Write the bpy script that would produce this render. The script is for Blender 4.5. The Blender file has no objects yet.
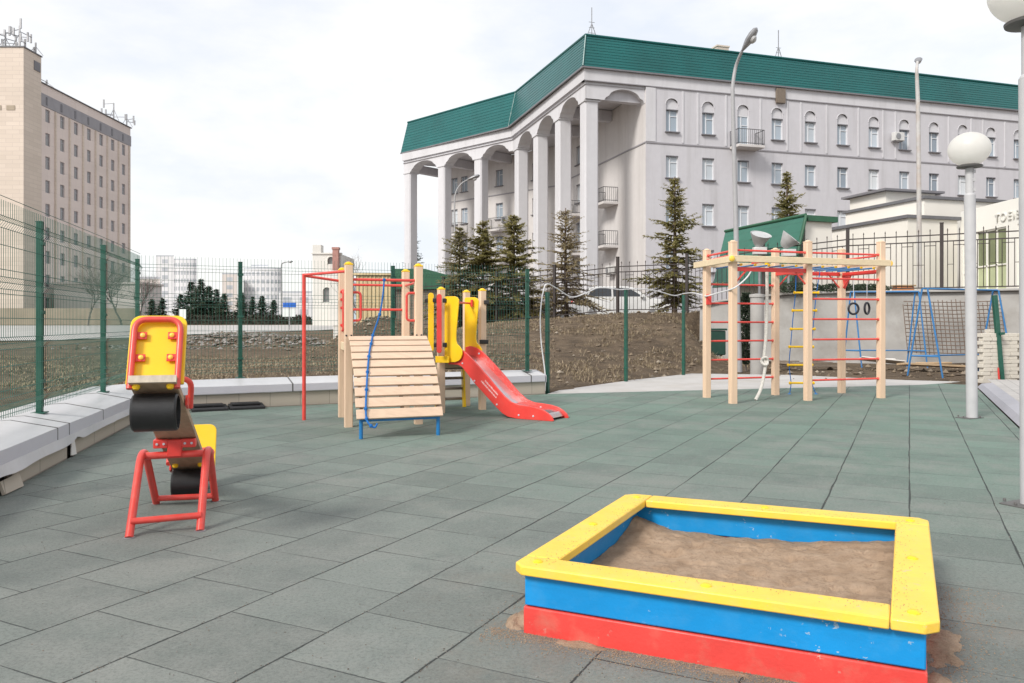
import bpy, math, random
from math import sin, cos, pi, radians as rad, atan2, sqrt
from mathutils import Vector, Matrix
random.seed(7)
S = bpy.context.scene
COL = S.collection
F, H, CU, CV = 790.0, 1.25, 512.0, 323.0

def P(u, v, Y):                      # a point at distance Y along the view
    return Vector(((u-CU)/F*Y, Y, H+(CV-v)/F*Y))
def G(u, v, z=0.0):                  # a point of the level z
    return P(u, v, F*(H-z)/(v-CV))
U = lambda u, Y: (u-512)/F*Y
Zv = lambda v, Y: H+(CV-v)/F*Y
def lerp(a, b, t): return a+(b-a)*t
def sstep(a, b, x):
    t = min(1, max(0, (x-a)/(b-a))); return t*t*(3-2*t)

# ------------------------------------------------------------------ materials
class NT:
    def __init__(s, name):
        s.m = bpy.data.materials.new(name); s.m.use_nodes = True
        s.t = s.m.node_tree; s.b = s.t.nodes['Principled BSDF']
        s.co = None
    def n(s, kind, **kw):
        x = s.t.nodes.new(kind)
        for k, v in kw.items(): setattr(x, k, v)
        return x
    def put(s, sock, v):
        if isinstance(v, bpy.types.NodeSocket): s.t.links.new(v, sock)
        else: sock.default_value = v
    def obj(s):
        if s.co is None: s.co = s.n('ShaderNodeTexCoord').outputs['Object']
        return s.co
    def math(s, op, a, b=0.0, c=None):
        x = s.n('ShaderNodeMath', operation=op); s.put(x.inputs[0], a); s.put(x.inputs[1], b)
        if c is not None: s.put(x.inputs[2], c)
        return x.outputs[0]
    def noise(s, scale, detail=4, rough=.55, vec=None, stretch=None):
        x = s.n('ShaderNodeTexNoise'); v = vec or s.obj()
        if stretch:
            mp = s.n('ShaderNodeMapping'); mp.inputs['Scale'].default_value = stretch
            s.t.links.new(v, mp.inputs[0]); v = mp.outputs[0]
        s.t.links.new(v, x.inputs['Vector'])
        x.inputs['Scale'].default_value = scale; x.inputs['Detail'].default_value = detail; x.inputs['Roughness'].default_value = rough
        return x.outputs['Fac']
    def ramp(s, fac, stops):
        x = s.n('ShaderNodeValToRGB'); e = x.color_ramp.elements
        while len(e) < len(stops): e.new(.5)
        for el, (p, c) in zip(e, stops):
            el.position = p; el.color = (c, c, c, 1) if isinstance(c, (int, float)) else tuple(c)+(1,)
        s.put(x.inputs[0], fac); return x.outputs[0]
    def mix(s, fac, a, b, blend='MIX'):
        x = s.n('ShaderNodeMix', data_type='RGBA', blend_type=blend)
        s.put(x.inputs['Factor'], fac)
        for k, v in (('A', a), ('B', b)):
            i = [q for q in x.inputs if q.name == k and q.type == 'RGBA'][0]
            s.put(i, tuple(v)+(1,) if isinstance(v, (tuple, list)) and len(v) == 3 else v)
        return [q for q in x.outputs if q.type == 'RGBA'][0]
    def bump(s, h, strength=.3, dist=.01, normal=None):
        x = s.n('ShaderNodeBump'); x.inputs['Strength'].default_value = strength; x.inputs['Distance'].default_value = dist
        s.put(x.inputs['Height'], h)
        if normal is not None: s.t.links.new(normal, x.inputs['Normal'])
        s.t.links.new(x.outputs[0], s.b.inputs['Normal']); return x.outputs[0]
    def fin(s, color=None, rough=None, metal=None, spec=None):
        if color is not None: s.put(s.b.inputs['Base Color'], tuple(color)+(1,) if isinstance(color, (tuple, list)) and len(color) == 3 else color)
        if rough is not None: s.put(s.b.inputs['Roughness'], rough)
        if metal is not None: s.b.inputs['Metallic'].default_value = metal
        if spec is not None: s.b.inputs['Specular IOR Level'].default_value = spec
        return s.m

def mk(name, c, rough=.5, var=.12, scale=6, bump=0, bscale=60, metal=0, dirt=None, dscale=3, damt=.35, stretch=None, spec=.5):
    k = NT(name)
    n = k.noise(scale, 5, stretch=stretch)
    lo = tuple(x*(1-var) for x in c); hi = tuple(min(1, x*(1+var)) for x in c)
    col = k.mix(k.ramp(n, [(.3, 0), (.7, 1)]), lo, hi)
    if dirt:
        d = k.ramp(k.noise(dscale, 8, .65), [(.48, 0), (.72, 1)])
        col = k.mix(k.math('MULTIPLY', d, damt), col, dirt)
    if name in CHIP:
        cp_ = k.ramp(k.noise(38, 3, .6), [(.655, 0), (.67, 1)]); gate = k.ramp(k.noise(3.5, 4), [(.46, 0), (.56, 1)])
        col = k.mix(k.math('MULTIPLY', k.math('MULTIPLY', cp_, gate), .8), col, CHIP[name])
        gr_ = k.noise(1, 5, .6, stretch=(9, 9, 60)); col = k.mix(k.math('MULTIPLY', k.ramp(gr_, [(.5, 0), (.75, 1)]), .16), col, tuple(x*.55 for x in c))
    if bump: k.bump(k.noise(bscale, 4, stretch=stretch), bump, .01)
    r = k.math('MULTIPLY_ADD', k.noise(scale*2.3, 3), .2, rough-.1)
    return k.fin(col, r, metal, spec)

CHIP = {'blue_paint': (.40, .50, .58), 'red_board_paint': (.52, .36, .30), 'yellow_ledge_paint': (.60, .46, .28)}
def wood(name, c, var=.18, rough=.55, axis=2):
    k = NT(name)
    st = [30, 30, 30]; st[axis] = 1.6
    g = k.noise(1.0, 6, .6, stretch=tuple(st))
    w = k.noise(2.0, 3)
    col = k.mix(k.ramp(g, [(.35, 0), (.7, 1)]), tuple(x*(1+var*.5) for x in c), tuple(x*(1-var) for x in c))
    col = k.mix(k.math('MULTIPLY', k.ramp(w, [(.4, 0), (.75, 1)]), .25), col, tuple(x*.75 for x in c))
    k.bump(g, .12, .004)
    return k.fin(col, rough)

def streaked(name, c, d):
    k = NT(name)
    st = k.ramp(k.noise(1.0, 6, .65, stretch=(1.3, 1.3, .09)), [(.50, 0), (.72, 1)]); bl = k.ramp(k.noise(.22, 7, .65), [(.42, 0), (.70, 1)]); fi = k.noise(2.5, 6, .7)
    col = k.mix(k.ramp(fi, [(.3, 0), (.7, 1)]), tuple(x*.965 for x in c), tuple(x*1.03 for x in c))
    col = k.mix(k.math('MULTIPLY', st, .5), col, d); col = k.mix(k.math('MULTIPLY', bl, .30), col, tuple((a+b)/2 for a, b in zip(c, d)))
    k.bump(k.noise(25, 4), .08, .01)
    return k.fin(col, .87, spec=.3)
def panemat(name, cols):
    k = NT(name); oi = k.n('ShaderNodeObjectInfo')
    c = k.ramp(oi.outputs['Random'], [(i/(len(cols)-1), q) for i, q in enumerate(cols)])
    return k.fin(c, .07, spec=.85)
M = {}
M['wood'] = wood('pale_painted_wood', (.75, .545, .385), .10, .55, 2)
M['wood_beam'] = wood('pale_beam_wood', (.74, .60, .40), .10, .55, 0)
M['slat'] = wood('ramp_slat_wood', (.68, .495, .36), .12, .5, 0)
M['wood_dark'] = wood('weathered_shaded_plank', (.20, .16, .125), .3, .7, 0)
M['board_brown'] = wood('seesaw_beam_wood', (.42, .30, .20), .18, .6, 1)
M['board_end'] = wood('grey_end_grain', (.52, .45, .36), .25, .7, 2)
M['red'] = mk('red_paint', (.72, .055, .045), .32, .10, 5, dirt=(.45, .16, .13), damt=.18, dscale=9)
M['red_tube'] = mk('red_tube_paint', (.72, .07, .055), .33, .10, 8, dirt=(.5, .25, .2), damt=.2, dscale=14)
M['red_board'] = mk('red_board_paint', (.70, .06, .05), .42, .10, 5, .12, 80, dirt=(.45, .28, .2), damt=.35, dscale=7)
M['yellow'] = mk('yellow_paint', (.90, .56, .012), .35, .06, 4, dirt=(.6, .45, .12), damt=.18, dscale=8)
M['yellow_ledge'] = mk('yellow_ledge_paint', (.93, .60, .07), .38, .06, 4, .10, 90, dirt=(.62, .5, .25), damt=.30, dscale=9)
M['blue'] = mk('blue_paint', (.002, .255, .62), .42, .08, 4, .08, 80, dirt=(.10, .33, .58), damt=.2, dscale=10)
M['blue_tube'] = mk('blue_tube_paint', (.015, .17, .42), .35, .1, 7)
M['swing_blue'] = mk('worn_blue_tube_paint', (.03, .17, .40), .45, .15, 7, dirt=(.16, .16, .2), damt=.5)
M['rope_blue'] = mk('blue_rope_fibre', (.008, .13, .42), .8, .2, 40, .5, 150)
M['rope_white'] = mk('white_rope_fibre', (.66, .63, .58), .85, .15, 40, .6, 120)
M['rubber'] = mk('black_rubber', (.012, .012, .013), .45, .2, 20, .15, 120)
M['black'] = mk('black_bracket', (.02, .02, .022), .45, .2, 15)
M['steel'] = mk('slide_steel', (.62, .60, .62), .22, .06, 3, metal=1.0, stretch=(1, 1, 8))
M['green_post'] = mk('green_post_paint', (.012, .085, .058), .38, .15, 6, dirt=(.1, .14, .11), damt=.25)
M['green_wire'] = mk('green_wire_coat', (.02, .10, .07), .42, .1, 6)
M['coping'] = mk('white_coping_metal', (.55, .55, .565), .38, .05, 2.2, .05, 6, dirt=(.5, .49, .47), damt=.35, dscale=2.5)
M['fascia'] = mk('grey_lilac_metal', (.56, .55, .60), .4, .06, 3, dirt=(.42, .41, .42), damt=.3)
M['kerbmetal'] = mk('grey_kerb_sheet', (.36, .36, .40), .5, .08, 3, dirt=(.26, .26, .27), damt=.4)
M['street_pole'] = mk('dull_street_pole', (.36, .36, .37), .5, .08, 6, dirt=(.26, .25, .25), damt=.4)
M['brown_iron'] = mk('dark_brown_iron', (.035, .026, .024), .5, .2, 9)
M['lamp_pole'] = mk('galvanised_lamp_pole', (.47, .47, .48), .45, .08, 6, dirt=(.45, .44, .44), damt=.4, dscale=6)
def globemat():
    k = NT('white_globe_plastic'); m_ = k.fin((.82, .81, .78), .35)
    t_ = k.n('ShaderNodeBsdfTranslucent'); t_.inputs['Color'].default_value = (.95, .94, .91, 1); mx_ = k.n('ShaderNodeMixShader'); mx_.inputs[0].default_value = .55
    out = [q for q in k.t.nodes if q.type == 'OUTPUT_MATERIAL'][0]; k.t.links.new(k.b.outputs[0], mx_.inputs[1]); k.t.links.new(t_.outputs[0], mx_.inputs[2]); k.t.links.new(mx_.outputs[0], out.inputs['Surface'])
    return m_
M['globe'] = globemat()
M['collar'] = mk('dark_collar', (.10, .097, .094), .5, .1, 8)
M['greymetal'] = mk('grey_metal', (.30, .30, .31), .45, .15, 6, metal=.6)
M['silver'] = mk('silver_shade', (.5, .5, .5), .4, .1, 5, metal=.15)
M['rust'] = mk('rusty_pole', (.46, .45, .44), .55, .12, 4, dirt=(.36, .20, .10), damt=.6, dscale=.9)
M['bwall'] = streaked('grey_lilac_plaster', (.565, .555, .585), (.40, .39, .40))
M['bwall_warm'] = streaked('warm_plaster', (.62, .595, .585), (.43, .40, .385))
M['bcol'] = streaked('column_plaster', (.61, .605, .63), (.46, .45, .46))
M['btrim'] = mk('grey_string_course', (.30, .29, .31), .8, .08, 1)
M['blintel'] = mk('dark_sill', (.18, .175, .19), .7, .1, 1)
M['frame'] = mk('white_window_frame', (.72, .73, .75), .4, .03, 3)
M['pane'] = panemat('window_glass', [(.16, .20, .25), (.40, .46, .52), (.30, .36, .42), (.62, .65, .67), (.48, .54, .60)])  # paler tones paint sky reflection and curtains into the glass colour
M['pane_dark'] = panemat('dark_window_glass', [(.04, .045, .05), (.10, .11, .12), (.07, .07, .075), (.26, .26, .26), (.05, .055, .06)])
M['railing'] = mk('grey_railing', (.10, .10, .105), .5, .1, 6)
M['ac'] = mk('white_ac_casing', (.62, .62, .61), .5, .05, 5)
M['cream'] = mk('cream_plaster', (.78, .75, .69), .85, .03, .5, .05, 25, dirt=(.66, .63, .58), damt=.25, dscale=.6)
M['white_cream'] = mk('white_cream_plaster', (.84, .825, .77), .8, .02, .5, dirt=(.76, .74, .68), damt=.2, dscale=.6)
M['dark_edge'] = mk('dark_roof_edge', (.14, .14, .15), .6, .1, 3)
M['lime'] = mk('lime_panel', (.50, .55, .34), .5, .08, 1.5)
M['green_glass'] = mk('greenish_glass', (.16, .19, .09), .07, .3, .5, spec=.8)
M['green_booth'] = mk('green_sheet_metal', (.025, .105, .055), .5, .12, 3)
M['binmat'] = mk('dark_green_plastic', (.012, .05, .035), .5, .1, 4)
M['beige_shed'] = mk('beige_shed_wall', (.62, .50, .30), .8, .1, 2)
M['sovbrick'] = None
M['bark'] = mk('spruce_bark', (.13, .095, .07), .9, .25, 12, .6, 40)
M['bark_grey'] = mk('bare_tree_bark', (.16, .135, .12), .9, .25, 9, .4, 40)
M['concrete'] = mk('grey_concrete', (.36, .35, .335), .85, .14, 1.1, .35, 10, dirt=(.20, .18, .155), damt=.65, dscale=.8)
M['apron'] = mk('pale_concrete_apron', (.46, .445, .43), .9, .08, 1.5, .25, 20, dirt=(.36, .32, .27), damt=.5, dscale=1.1)
M['road'] = mk('dusty_asphalt_road', (.44, .425, .41), .9, .1, .4, .1, 8, dirt=(.42, .41, .40), damt=.5, dscale=.2)
M['paver_block'] = mk('pale_paving_block', (.60, .56, .49), .9, .1, 9, .3, 60, dirt=(.42, .39, .34), damt=.4, dscale=8)
M['rubberslab'] = mk('dark_rubber_slab', (.025, .025, .027), .8, .2, 12, .3, 90)
M['car_white'] = mk('white_car_paint', (.72, .72, .72), .25, .03, 2)
M['car_grey'] = mk('grey_car_paint', (.42, .43, .45), .25, .03, 2)
M['glass_car'] = mk('car_glass', (.02, .024, .03), .06, .2, 2, spec=.8)
M['rimmetal'] = mk('wheel_rim_metal', (.45, .45, .46), .35, .1, 6, metal=.8)
M['headlight'] = mk('headlight_glass', (.75, .76, .78), .15, .05, 9)
M['sign_blue'] = mk('blue_sign_face', (.02, .13, .55), .4, .05, 2)
M['sign_white'] = mk('pale_sign_face', (.68, .72, .70), .5, .04, 2)
M['brickred'] = mk('red_brick_chimney', (.38, .20, .17), .85, .15, 3)
M['oldwhite'] = mk('old_white_wall', (.68, .66, .62), .9, .06, .3, dirt=(.5, .48, .44), damt=.4, dscale=.25)
M['farwhite'] = mk('far_white_wall', (.72, .72, .74), .9, .04, .05)
M['farpink'] = mk('far_pinkish_wall', (.66, .60, .57), .9, .05, .05)
M['farwin'] = mk('far_window_band', (.46, .48, .52), .4, .2, .1)
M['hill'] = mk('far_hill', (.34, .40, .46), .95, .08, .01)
M['hedge'] = None
M['orange'] = mk('orange_plastic', (.62, .25, .10), .5, .12, 3)
M['rusty_wire'] = mk('rusty_mesh_wire', (.17, .12, .09), .8, .2, 9)
M['plank_tan'] = wood('tan_scrap_plank', (.50, .36, .22), .25, .75, 0)
M['board_white'] = mk('white_scrap_sheet', (.68, .66, .63), .7, .08, 3, dirt=(.42, .36, .3), damt=.5)
M['text'] = mk('pale_lettering', (.68, .67, .63), .6, .05, 5)
M['white_mark'] = mk('white_print', (.86, .72, .72), .5, .03, 5)
M['cable'] = mk('white_cable_sheath', (.68, .68, .69), .6, .06, 10)
M['ring'] = mk('dark_ring_plastic', (.025, .026, .035), .45, .2, 10)
M['sand'] = None

def tilemat():
    k = NT('green_rubber_tiles'); co = k.obj()
    mp = k.n('ShaderNodeMapping'); mp.inputs['Rotation'].default_value = (0, 0, -atan2(.8933, .4494))
    k.t.links.new(co, mp.inputs[0])
    wob = k.math('ADD', k.noise(2.2, 2), k.math('MULTIPLY', k.noise(34, 4, .7), .55))
    sx = k.n('ShaderNodeSeparateXYZ'); k.t.links.new(mp.outputs[0], sx.inputs[0])
    wv = k.math('MULTIPLY_ADD', wob, .016, -.012)
    a = k.math('ADD', sx.outputs[0], wv); b = k.math('ADD', sx.outputs[1], wv)
    ry = k.math('DIVIDE', b, .525); iy = k.math('FLOOR', ry); fy = k.math('SUBTRACT', ry, iy)
    half = k.math('MULTIPLY_ADD', k.math('FLOORED_MODULO', iy, 2.0), .5, .5)
    rx = k.math('ADD', k.math('DIVIDE', k.math('SUBTRACT', a, 1.996-.2575), .515), half); ix = k.math('FLOOR', rx); fx = k.math('SUBTRACT', rx, ix)
    dy = k.math('MULTIPLY', k.math('MINIMUM', fy, k.math('SUBTRACT', 1.0, fy)), .525)
    dx = k.math('MULTIPLY', k.math('MINIMUM', fx, k.math('SUBTRACT', 1.0, fx)), .515)
    cv = k.n('ShaderNodeCombineXYZ'); k.put(cv.inputs[0], ix); k.put(cv.inputs[1], iy)
    wn = k.n('ShaderNodeTexWhiteNoise'); k.t.links.new(cv.outputs[0], wn.inputs['Vector'])
    rnd = wn.outputs['Value']
    ww = k.math('MULTIPLY_ADD', k.noise(1.3, 3), .019, -.003)
    wc = k.math('MULTIPLY_ADD', k.noise(1.9, 3), .018, -.0045)
    ly = k.math('SUBTRACT', 1.0, k.math('SMOOTH_MIN', 1.0, k.math('DIVIDE', dy, ww), .1)); ly = k.math('MAXIMUM', ly, 0.0)
    lx = k.math('SUBTRACT', 1.0, k.math('MINIMUM', 1.0, k.math('DIVIDE', dx, k.math('MAXIMUM', wc, .0006)))); lx = k.math('MAXIMUM', lx, 0.0)
    line = k.math('MINIMUM', 1.0, k.math('MULTIPLY', k.math('MAXIMUM', ly, k.math('MULTIPLY', lx, .62)), 1.7))
    near = k.math('MINIMUM', dx, dy)
    # distance from the camera foot is not used: the greener batch of tiles lies along the back of the yard
    sy = k.n('ShaderNodeSeparateXYZ'); k.t.links.new(co, sy.inputs[0])
    green = k.ramp(k.math('ADD', k.math('DIVIDE', k.math('ADD', sy.outputs[1], k.math('MULTIPLY', sy.outputs[0], .55)), 14.0), k.math('MULTIPLY_ADD', k.noise(.45, 4), .5, -.25)), [(.25, 0), (.72, 1)])
    c = k.mix(green, (.154, .172, .156), (.116, .190, .150))
    tone = k.math('MULTIPLY_ADD', rnd, .34, .83)
    cc = k.n('ShaderNodeMix', data_type='RGBA', blend_type='MULTIPLY'); cc.inputs['Factor'].default_value = 1
    cvv = k.n('ShaderNodeCombineColor'); [k.put(cvv.inputs[i], tone) for i in range(3)]
    ins = [q for q in cc.inputs if q.type == 'RGBA']; k.t.links.new(c, ins[0]); k.t.links.new(cvv.outputs[0], ins[1])
    c = [q for q in cc.outputs if q.type == 'RGBA'][0]
    dust = k.ramp(k.noise(.9, 9, .70), [(.47, 0), (.62, 1)])
    c = k.mix(k.math('MULTIPLY', dust, .5), c, (.25, .245, .225))
    dk = k.ramp(k.noise(1.7, 8, .7), [(.50, 0), (.74, 1)])
    c = k.mix(k.math('MULTIPLY', dk, .55), c, (.062, .075, .072))
    stz = k.ramp(k.noise(6.0, 9, .75, stretch=(1, 2.2, 1), vec=mp.outputs[0]), [(.52, 0), (.64, 1)])
    c = k.mix(k.math('MULTIPLY', stz, .38), c, (.215, .225, .21))
    gr = k.ramp(k.noise(95, 5, .9), [(.38, 0), (.62, 1)])
    c = k.mix(.55, c, k.mix(gr, (.055, .075, .07), (.34, .36, .34)), 'MIX') if False else k.mix(k.math('MULTIPLY', gr, .36), c, (.28, .30, .285))
    gd = k.ramp(k.noise(55, 6, .9), [(.49, 0), (.58, 1)])
    c = k.mix(k.math('MULTIPLY', gd, .38), c, (.05, .06, .058))
    fl = k.ramp(k.noise(26, 3, .6), [(.735, 0), (.75, 1)])
    c = k.mix(k.math('MULTIPLY', fl, .55), c, (.30, .285, .245))
    # tracked sand round the sandbox
    v = k.n('ShaderNodeVectorMath', operation='DISTANCE'); k.t.links.new(co, v.inputs[0]); v.inputs[1].default_value = (1.0, 3.35, 0)
    sm = k.math('MULTIPLY', k.ramp(k.math('DIVIDE', v.outputs['Value'], 2.2), [(.40, 1), (.70, 0)]), k.ramp(k.noise(2.4, 9, .72), [(.47, 0), (.66, 1)]))
    c = k.mix(k.math('MULTIPLY', sm, .55), c, (.22, .175, .14))
    c = k.mix(k.math('MULTIPLY', line, .92), c, (.026, .030, .029))
    lip = k.ramp(k.math('DIVIDE', near, .05), [(0, 0), (1, 1)])
    hgt = k.math('ADD', k.math('MULTIPLY', line, -1.0), k.math('ADD', k.math('MULTIPLY', gr, .08), k.math('ADD', k.math('MULTIPLY', lip, .25), k.math('MULTIPLY', k.noise(5, 5), .35))))
    k.bump(hgt, .45, .012)
    return k.fin(c, .78, spec=.35)
M['tiles'] = tilemat()

def groundmat():
    k = NT('dry_spring_ground')
    n1 = k.noise(.22, 6, .6); n2 = k.noise(2.5, 8, .7); n3 = k.noise(14, 6, .7)
    c = k.mix(k.ramp(n1, [(.35, 0), (.65, 1)]), (.130, .094, .064), (.225, .168, .114))
    c = k.mix(k.math('MULTIPLY', k.ramp(n2, [(.42, 0), (.62, 1)]), .7), c, (.062, .047, .035))
    c = k.mix(k.math('MULTIPLY', k.ramp(n3, [(.5, 0), (.72, 1)]), .35), c, (.27, .22, .155))
    k.bump(k.math('ADD', n2, k.math('MULTIPLY', n3, .5)), 1.0, .16)
    return k.fin(c, .95, spec=.2)
M['ground'] = groundmat()

def sandmat():
    k = NT('damp_sand')
    n = k.noise(7, 9, .7); n2 = k.noise(90, 4, .8)
    c = k.mix(k.ramp(n, [(.35, 0), (.7, 1)]), (.335, .235, .160), (.49, .365, .265))
    c = k.mix(k.math('MULTIPLY', k.ramp(k.noise(34, 6, .75), [(.54, 0), (.66, 1)]), .5), c, (.17, .11, .075))
    k.bump(k.math('ADD', k.math('MULTIPLY', n, .9), k.math('ADD', k.math('MULTIPLY', k.noise(34, 6, .75), .35), k.math('MULTIPLY', n2, .22))), .9, .035)
    return k.fin(c, .95, spec=.2)
M['sand'] = sandmat()

def roofmat(name, c):
    k = NT(name); sp = k.n('ShaderNodeSeparateXYZ'); k.t.links.new(k.obj(), sp.inputs[0])
    w = k.math('FRACT', k.math('MULTIPLY', sp.outputs[2], 2.9))
    dk = k.ramp(w, [(0, 1), (.12, 0), (.9, 0), (1, 1)])
    u = k.math('FRACT', k.math('MULTIPLY', k.math('ADD', k.math('MULTIPLY', sp.outputs[0], .9), k.math('MULTIPLY', sp.outputs[1], .45)), 4.0))
    dv = k.ramp(u, [(0, 1), (.2, 0), (.8, 0), (1, 1)])
    n = k.noise(.4, 4)
    col = k.mix(k.ramp(n, [(.35, 0), (.7, 1)]), tuple(x*.88 for x in c), tuple(x*1.14 for x in c))
    col = k.mix(k.math('MULTIPLY', dk, .3), col, tuple(x*.5 for x in c))
    k.bump(k.math('ADD', w, k.math('MULTIPLY', dv, -.2)), .35, .05)
    return k.fin(col, .34)
M['roof'] = roofmat('green_metal_tile_roof', (.004, .105, .102))
M['roof2'] = roofmat('small_house_metal_tile', (.03, .15, .105))

def brickmat(name, c1, c2, mort, w, h, rowvar=True, msize=.03):
    k = NT(name)
    co = k.obj(); sp = k.n('ShaderNodeSeparateXYZ'); k.t.links.new(co, sp.inputs[0])
    cb = k.n('ShaderNodeCombineXYZ'); k.put(cb.inputs[0], k.math('ADD', sp.outputs[0], sp.outputs[1])); k.put(cb.inputs[1], sp.outputs[2])
    br = k.n('ShaderNodeTexBrick'); k.t.links.new(cb.outputs[0], br.inputs['Vector'])
    br.inputs['Color1'].default_value = c1+(1,); br.inputs['Color2'].default_value = c2+(1,); br.inputs['Mortar'].default_value = mort+(1,)
    br.inputs['Scale'].default_value = 1; br.inputs['Brick Width'].default_value = w; br.inputs['Row Height'].default_value = h; br.inputs['Mortar Size'].default_value = msize
    col = br.outputs['Color']
    if rowvar:
        b = k.ramp(k.noise(.25, 4, .6, stretch=(.15, .15, 1.2)), [(.35, 0), (.7, 1)])
        col = k.mix(k.math('MULTIPLY', b, .35), col, tuple(x*.72 for x in c1))
    k.bump(br.outputs['Fac'], -.3, .02)
    return k.fin(col, .9)
M['sovbrick'] = brickmat('beige_brick_facade', (.62, .53, .45), (.68, .585, .50), (.56, .475, .41), 1.6, .5)
M['sovpink'] = brickmat('pinkish_panel_facade', (.72, .62, .575), (.76, .66, .61), (.63, .545, .51), 3.27, 2.99)
M['tanpanel'] = brickmat('tan_wall_panel', (.46, .41, .34), (.50, .45, .375), (.27, .24, .2), .6, 3.0, True, .006)
M['pavers'] = brickmat('grey_paver_bed', (.40, .39, .37), (.45, .435, .41), (.24, .23, .22), .2, .1, False, .006)
M['graywall_far'] = mk('tan_yard_wall', (.36, .30, .23), .9, .12, .6)

def pavermat():
    k = NT('grey_paver_walk'); co = k.obj()
    mp = k.n('ShaderNodeMapping'); mp.inputs['Rotation'].default_value = (0, 0, -atan2(.8933, .4494)); k.t.links.new(co, mp.inputs[0])
    br = k.n('ShaderNodeTexBrick'); k.t.links.new(mp.outputs[0], br.inputs['Vector'])
    br.inputs['Color1'].default_value = (.40, .385, .37, 1); br.inputs['Color2'].default_value = (.47, .45, .43, 1); br.inputs['Mortar'].default_value = (.25, .24, .23, 1)
    br.inputs['Scale'].default_value = 1; br.inputs['Brick Width'].default_value = .4; br.inputs['Row Height'].default_value = .2; br.inputs['Mortar Size'].default_value = .006
    k.bump(br.outputs['Fac'], -.3, .01)
    return k.fin(br.outputs['Color'], .9)
M['pavers'] = pavermat()

def islandmat(name, cols, rough=.75, trans=0):
    k = NT(name); g = k.n('ShaderNodeNewGeometry')
    st = [(i/(max(1, len(cols)-1)), c) for i, c in enumerate(cols)]
    c = k.ramp(g.outputs['Random Per Island'], st)
    m_ = k.fin(c, rough, spec=.25)
    if trans:
        t_ = k.n('ShaderNodeBsdfTranslucent'); k.t.links.new(c, t_.inputs['Color']); mx_ = k.n('ShaderNodeMixShader'); mx_.inputs[0].default_value = trans
        out = [q for q in k.t.nodes if q.type == 'OUTPUT_MATERIAL'][0]; k.t.links.new(k.b.outputs[0], mx_.inputs[1]); k.t.links.new(t_.outputs[0], mx_.inputs[2]); k.t.links.new(mx_.outputs[0], out.inputs['Surface'])
    return m_
M['needles'] = islandmat('olive_spruce_needles', [(.19, .19, .07), (.30, .275, .105), (.42, .36, .17), (.23, .215, .085)], trans=.45)
M['needles_pale'] = islandmat('pale_brown_needles', [(.27, .225, .13), (.40, .335, .20), (.47, .40, .26), (.32, .26, .16)], trans=.45)
M['needles_mix'] = islandmat('pale_olive_needles', [(.25, .225, .11), (.38, .335, .19), (.32, .295, .15), (.2, .19, .09)], trans=.45)
M['needles_dark'] = islandmat('dark_far_needles', [(.05, .075, .05), (.08, .11, .072), (.11, .135, .09)], trans=.45)
M['hedge'] = islandmat('dark_hedge_twigs', [(.045, .045, .035), (.07, .065, .05), (.055, .06, .04)])
M['drygrass'] = islandmat('dry_grass_blades', [(.27, .205, .13), (.36, .285, .185), (.22, .165, .11), (.21, .175, .10), (.42, .34, .235)])
M['stones'] = islandmat('rubble_stones', [(.20, .19, .18), (.30, .28, .26), (.15, .125, .105), (.10, .08, .06), (.24, .2, .16)])
M['clods'] = islandmat('earth_clods', [(.12, .09, .064), (.17, .13, .09), (.24, .19, .135), (.09, .068, .05), (.34, .29, .23)])

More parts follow.
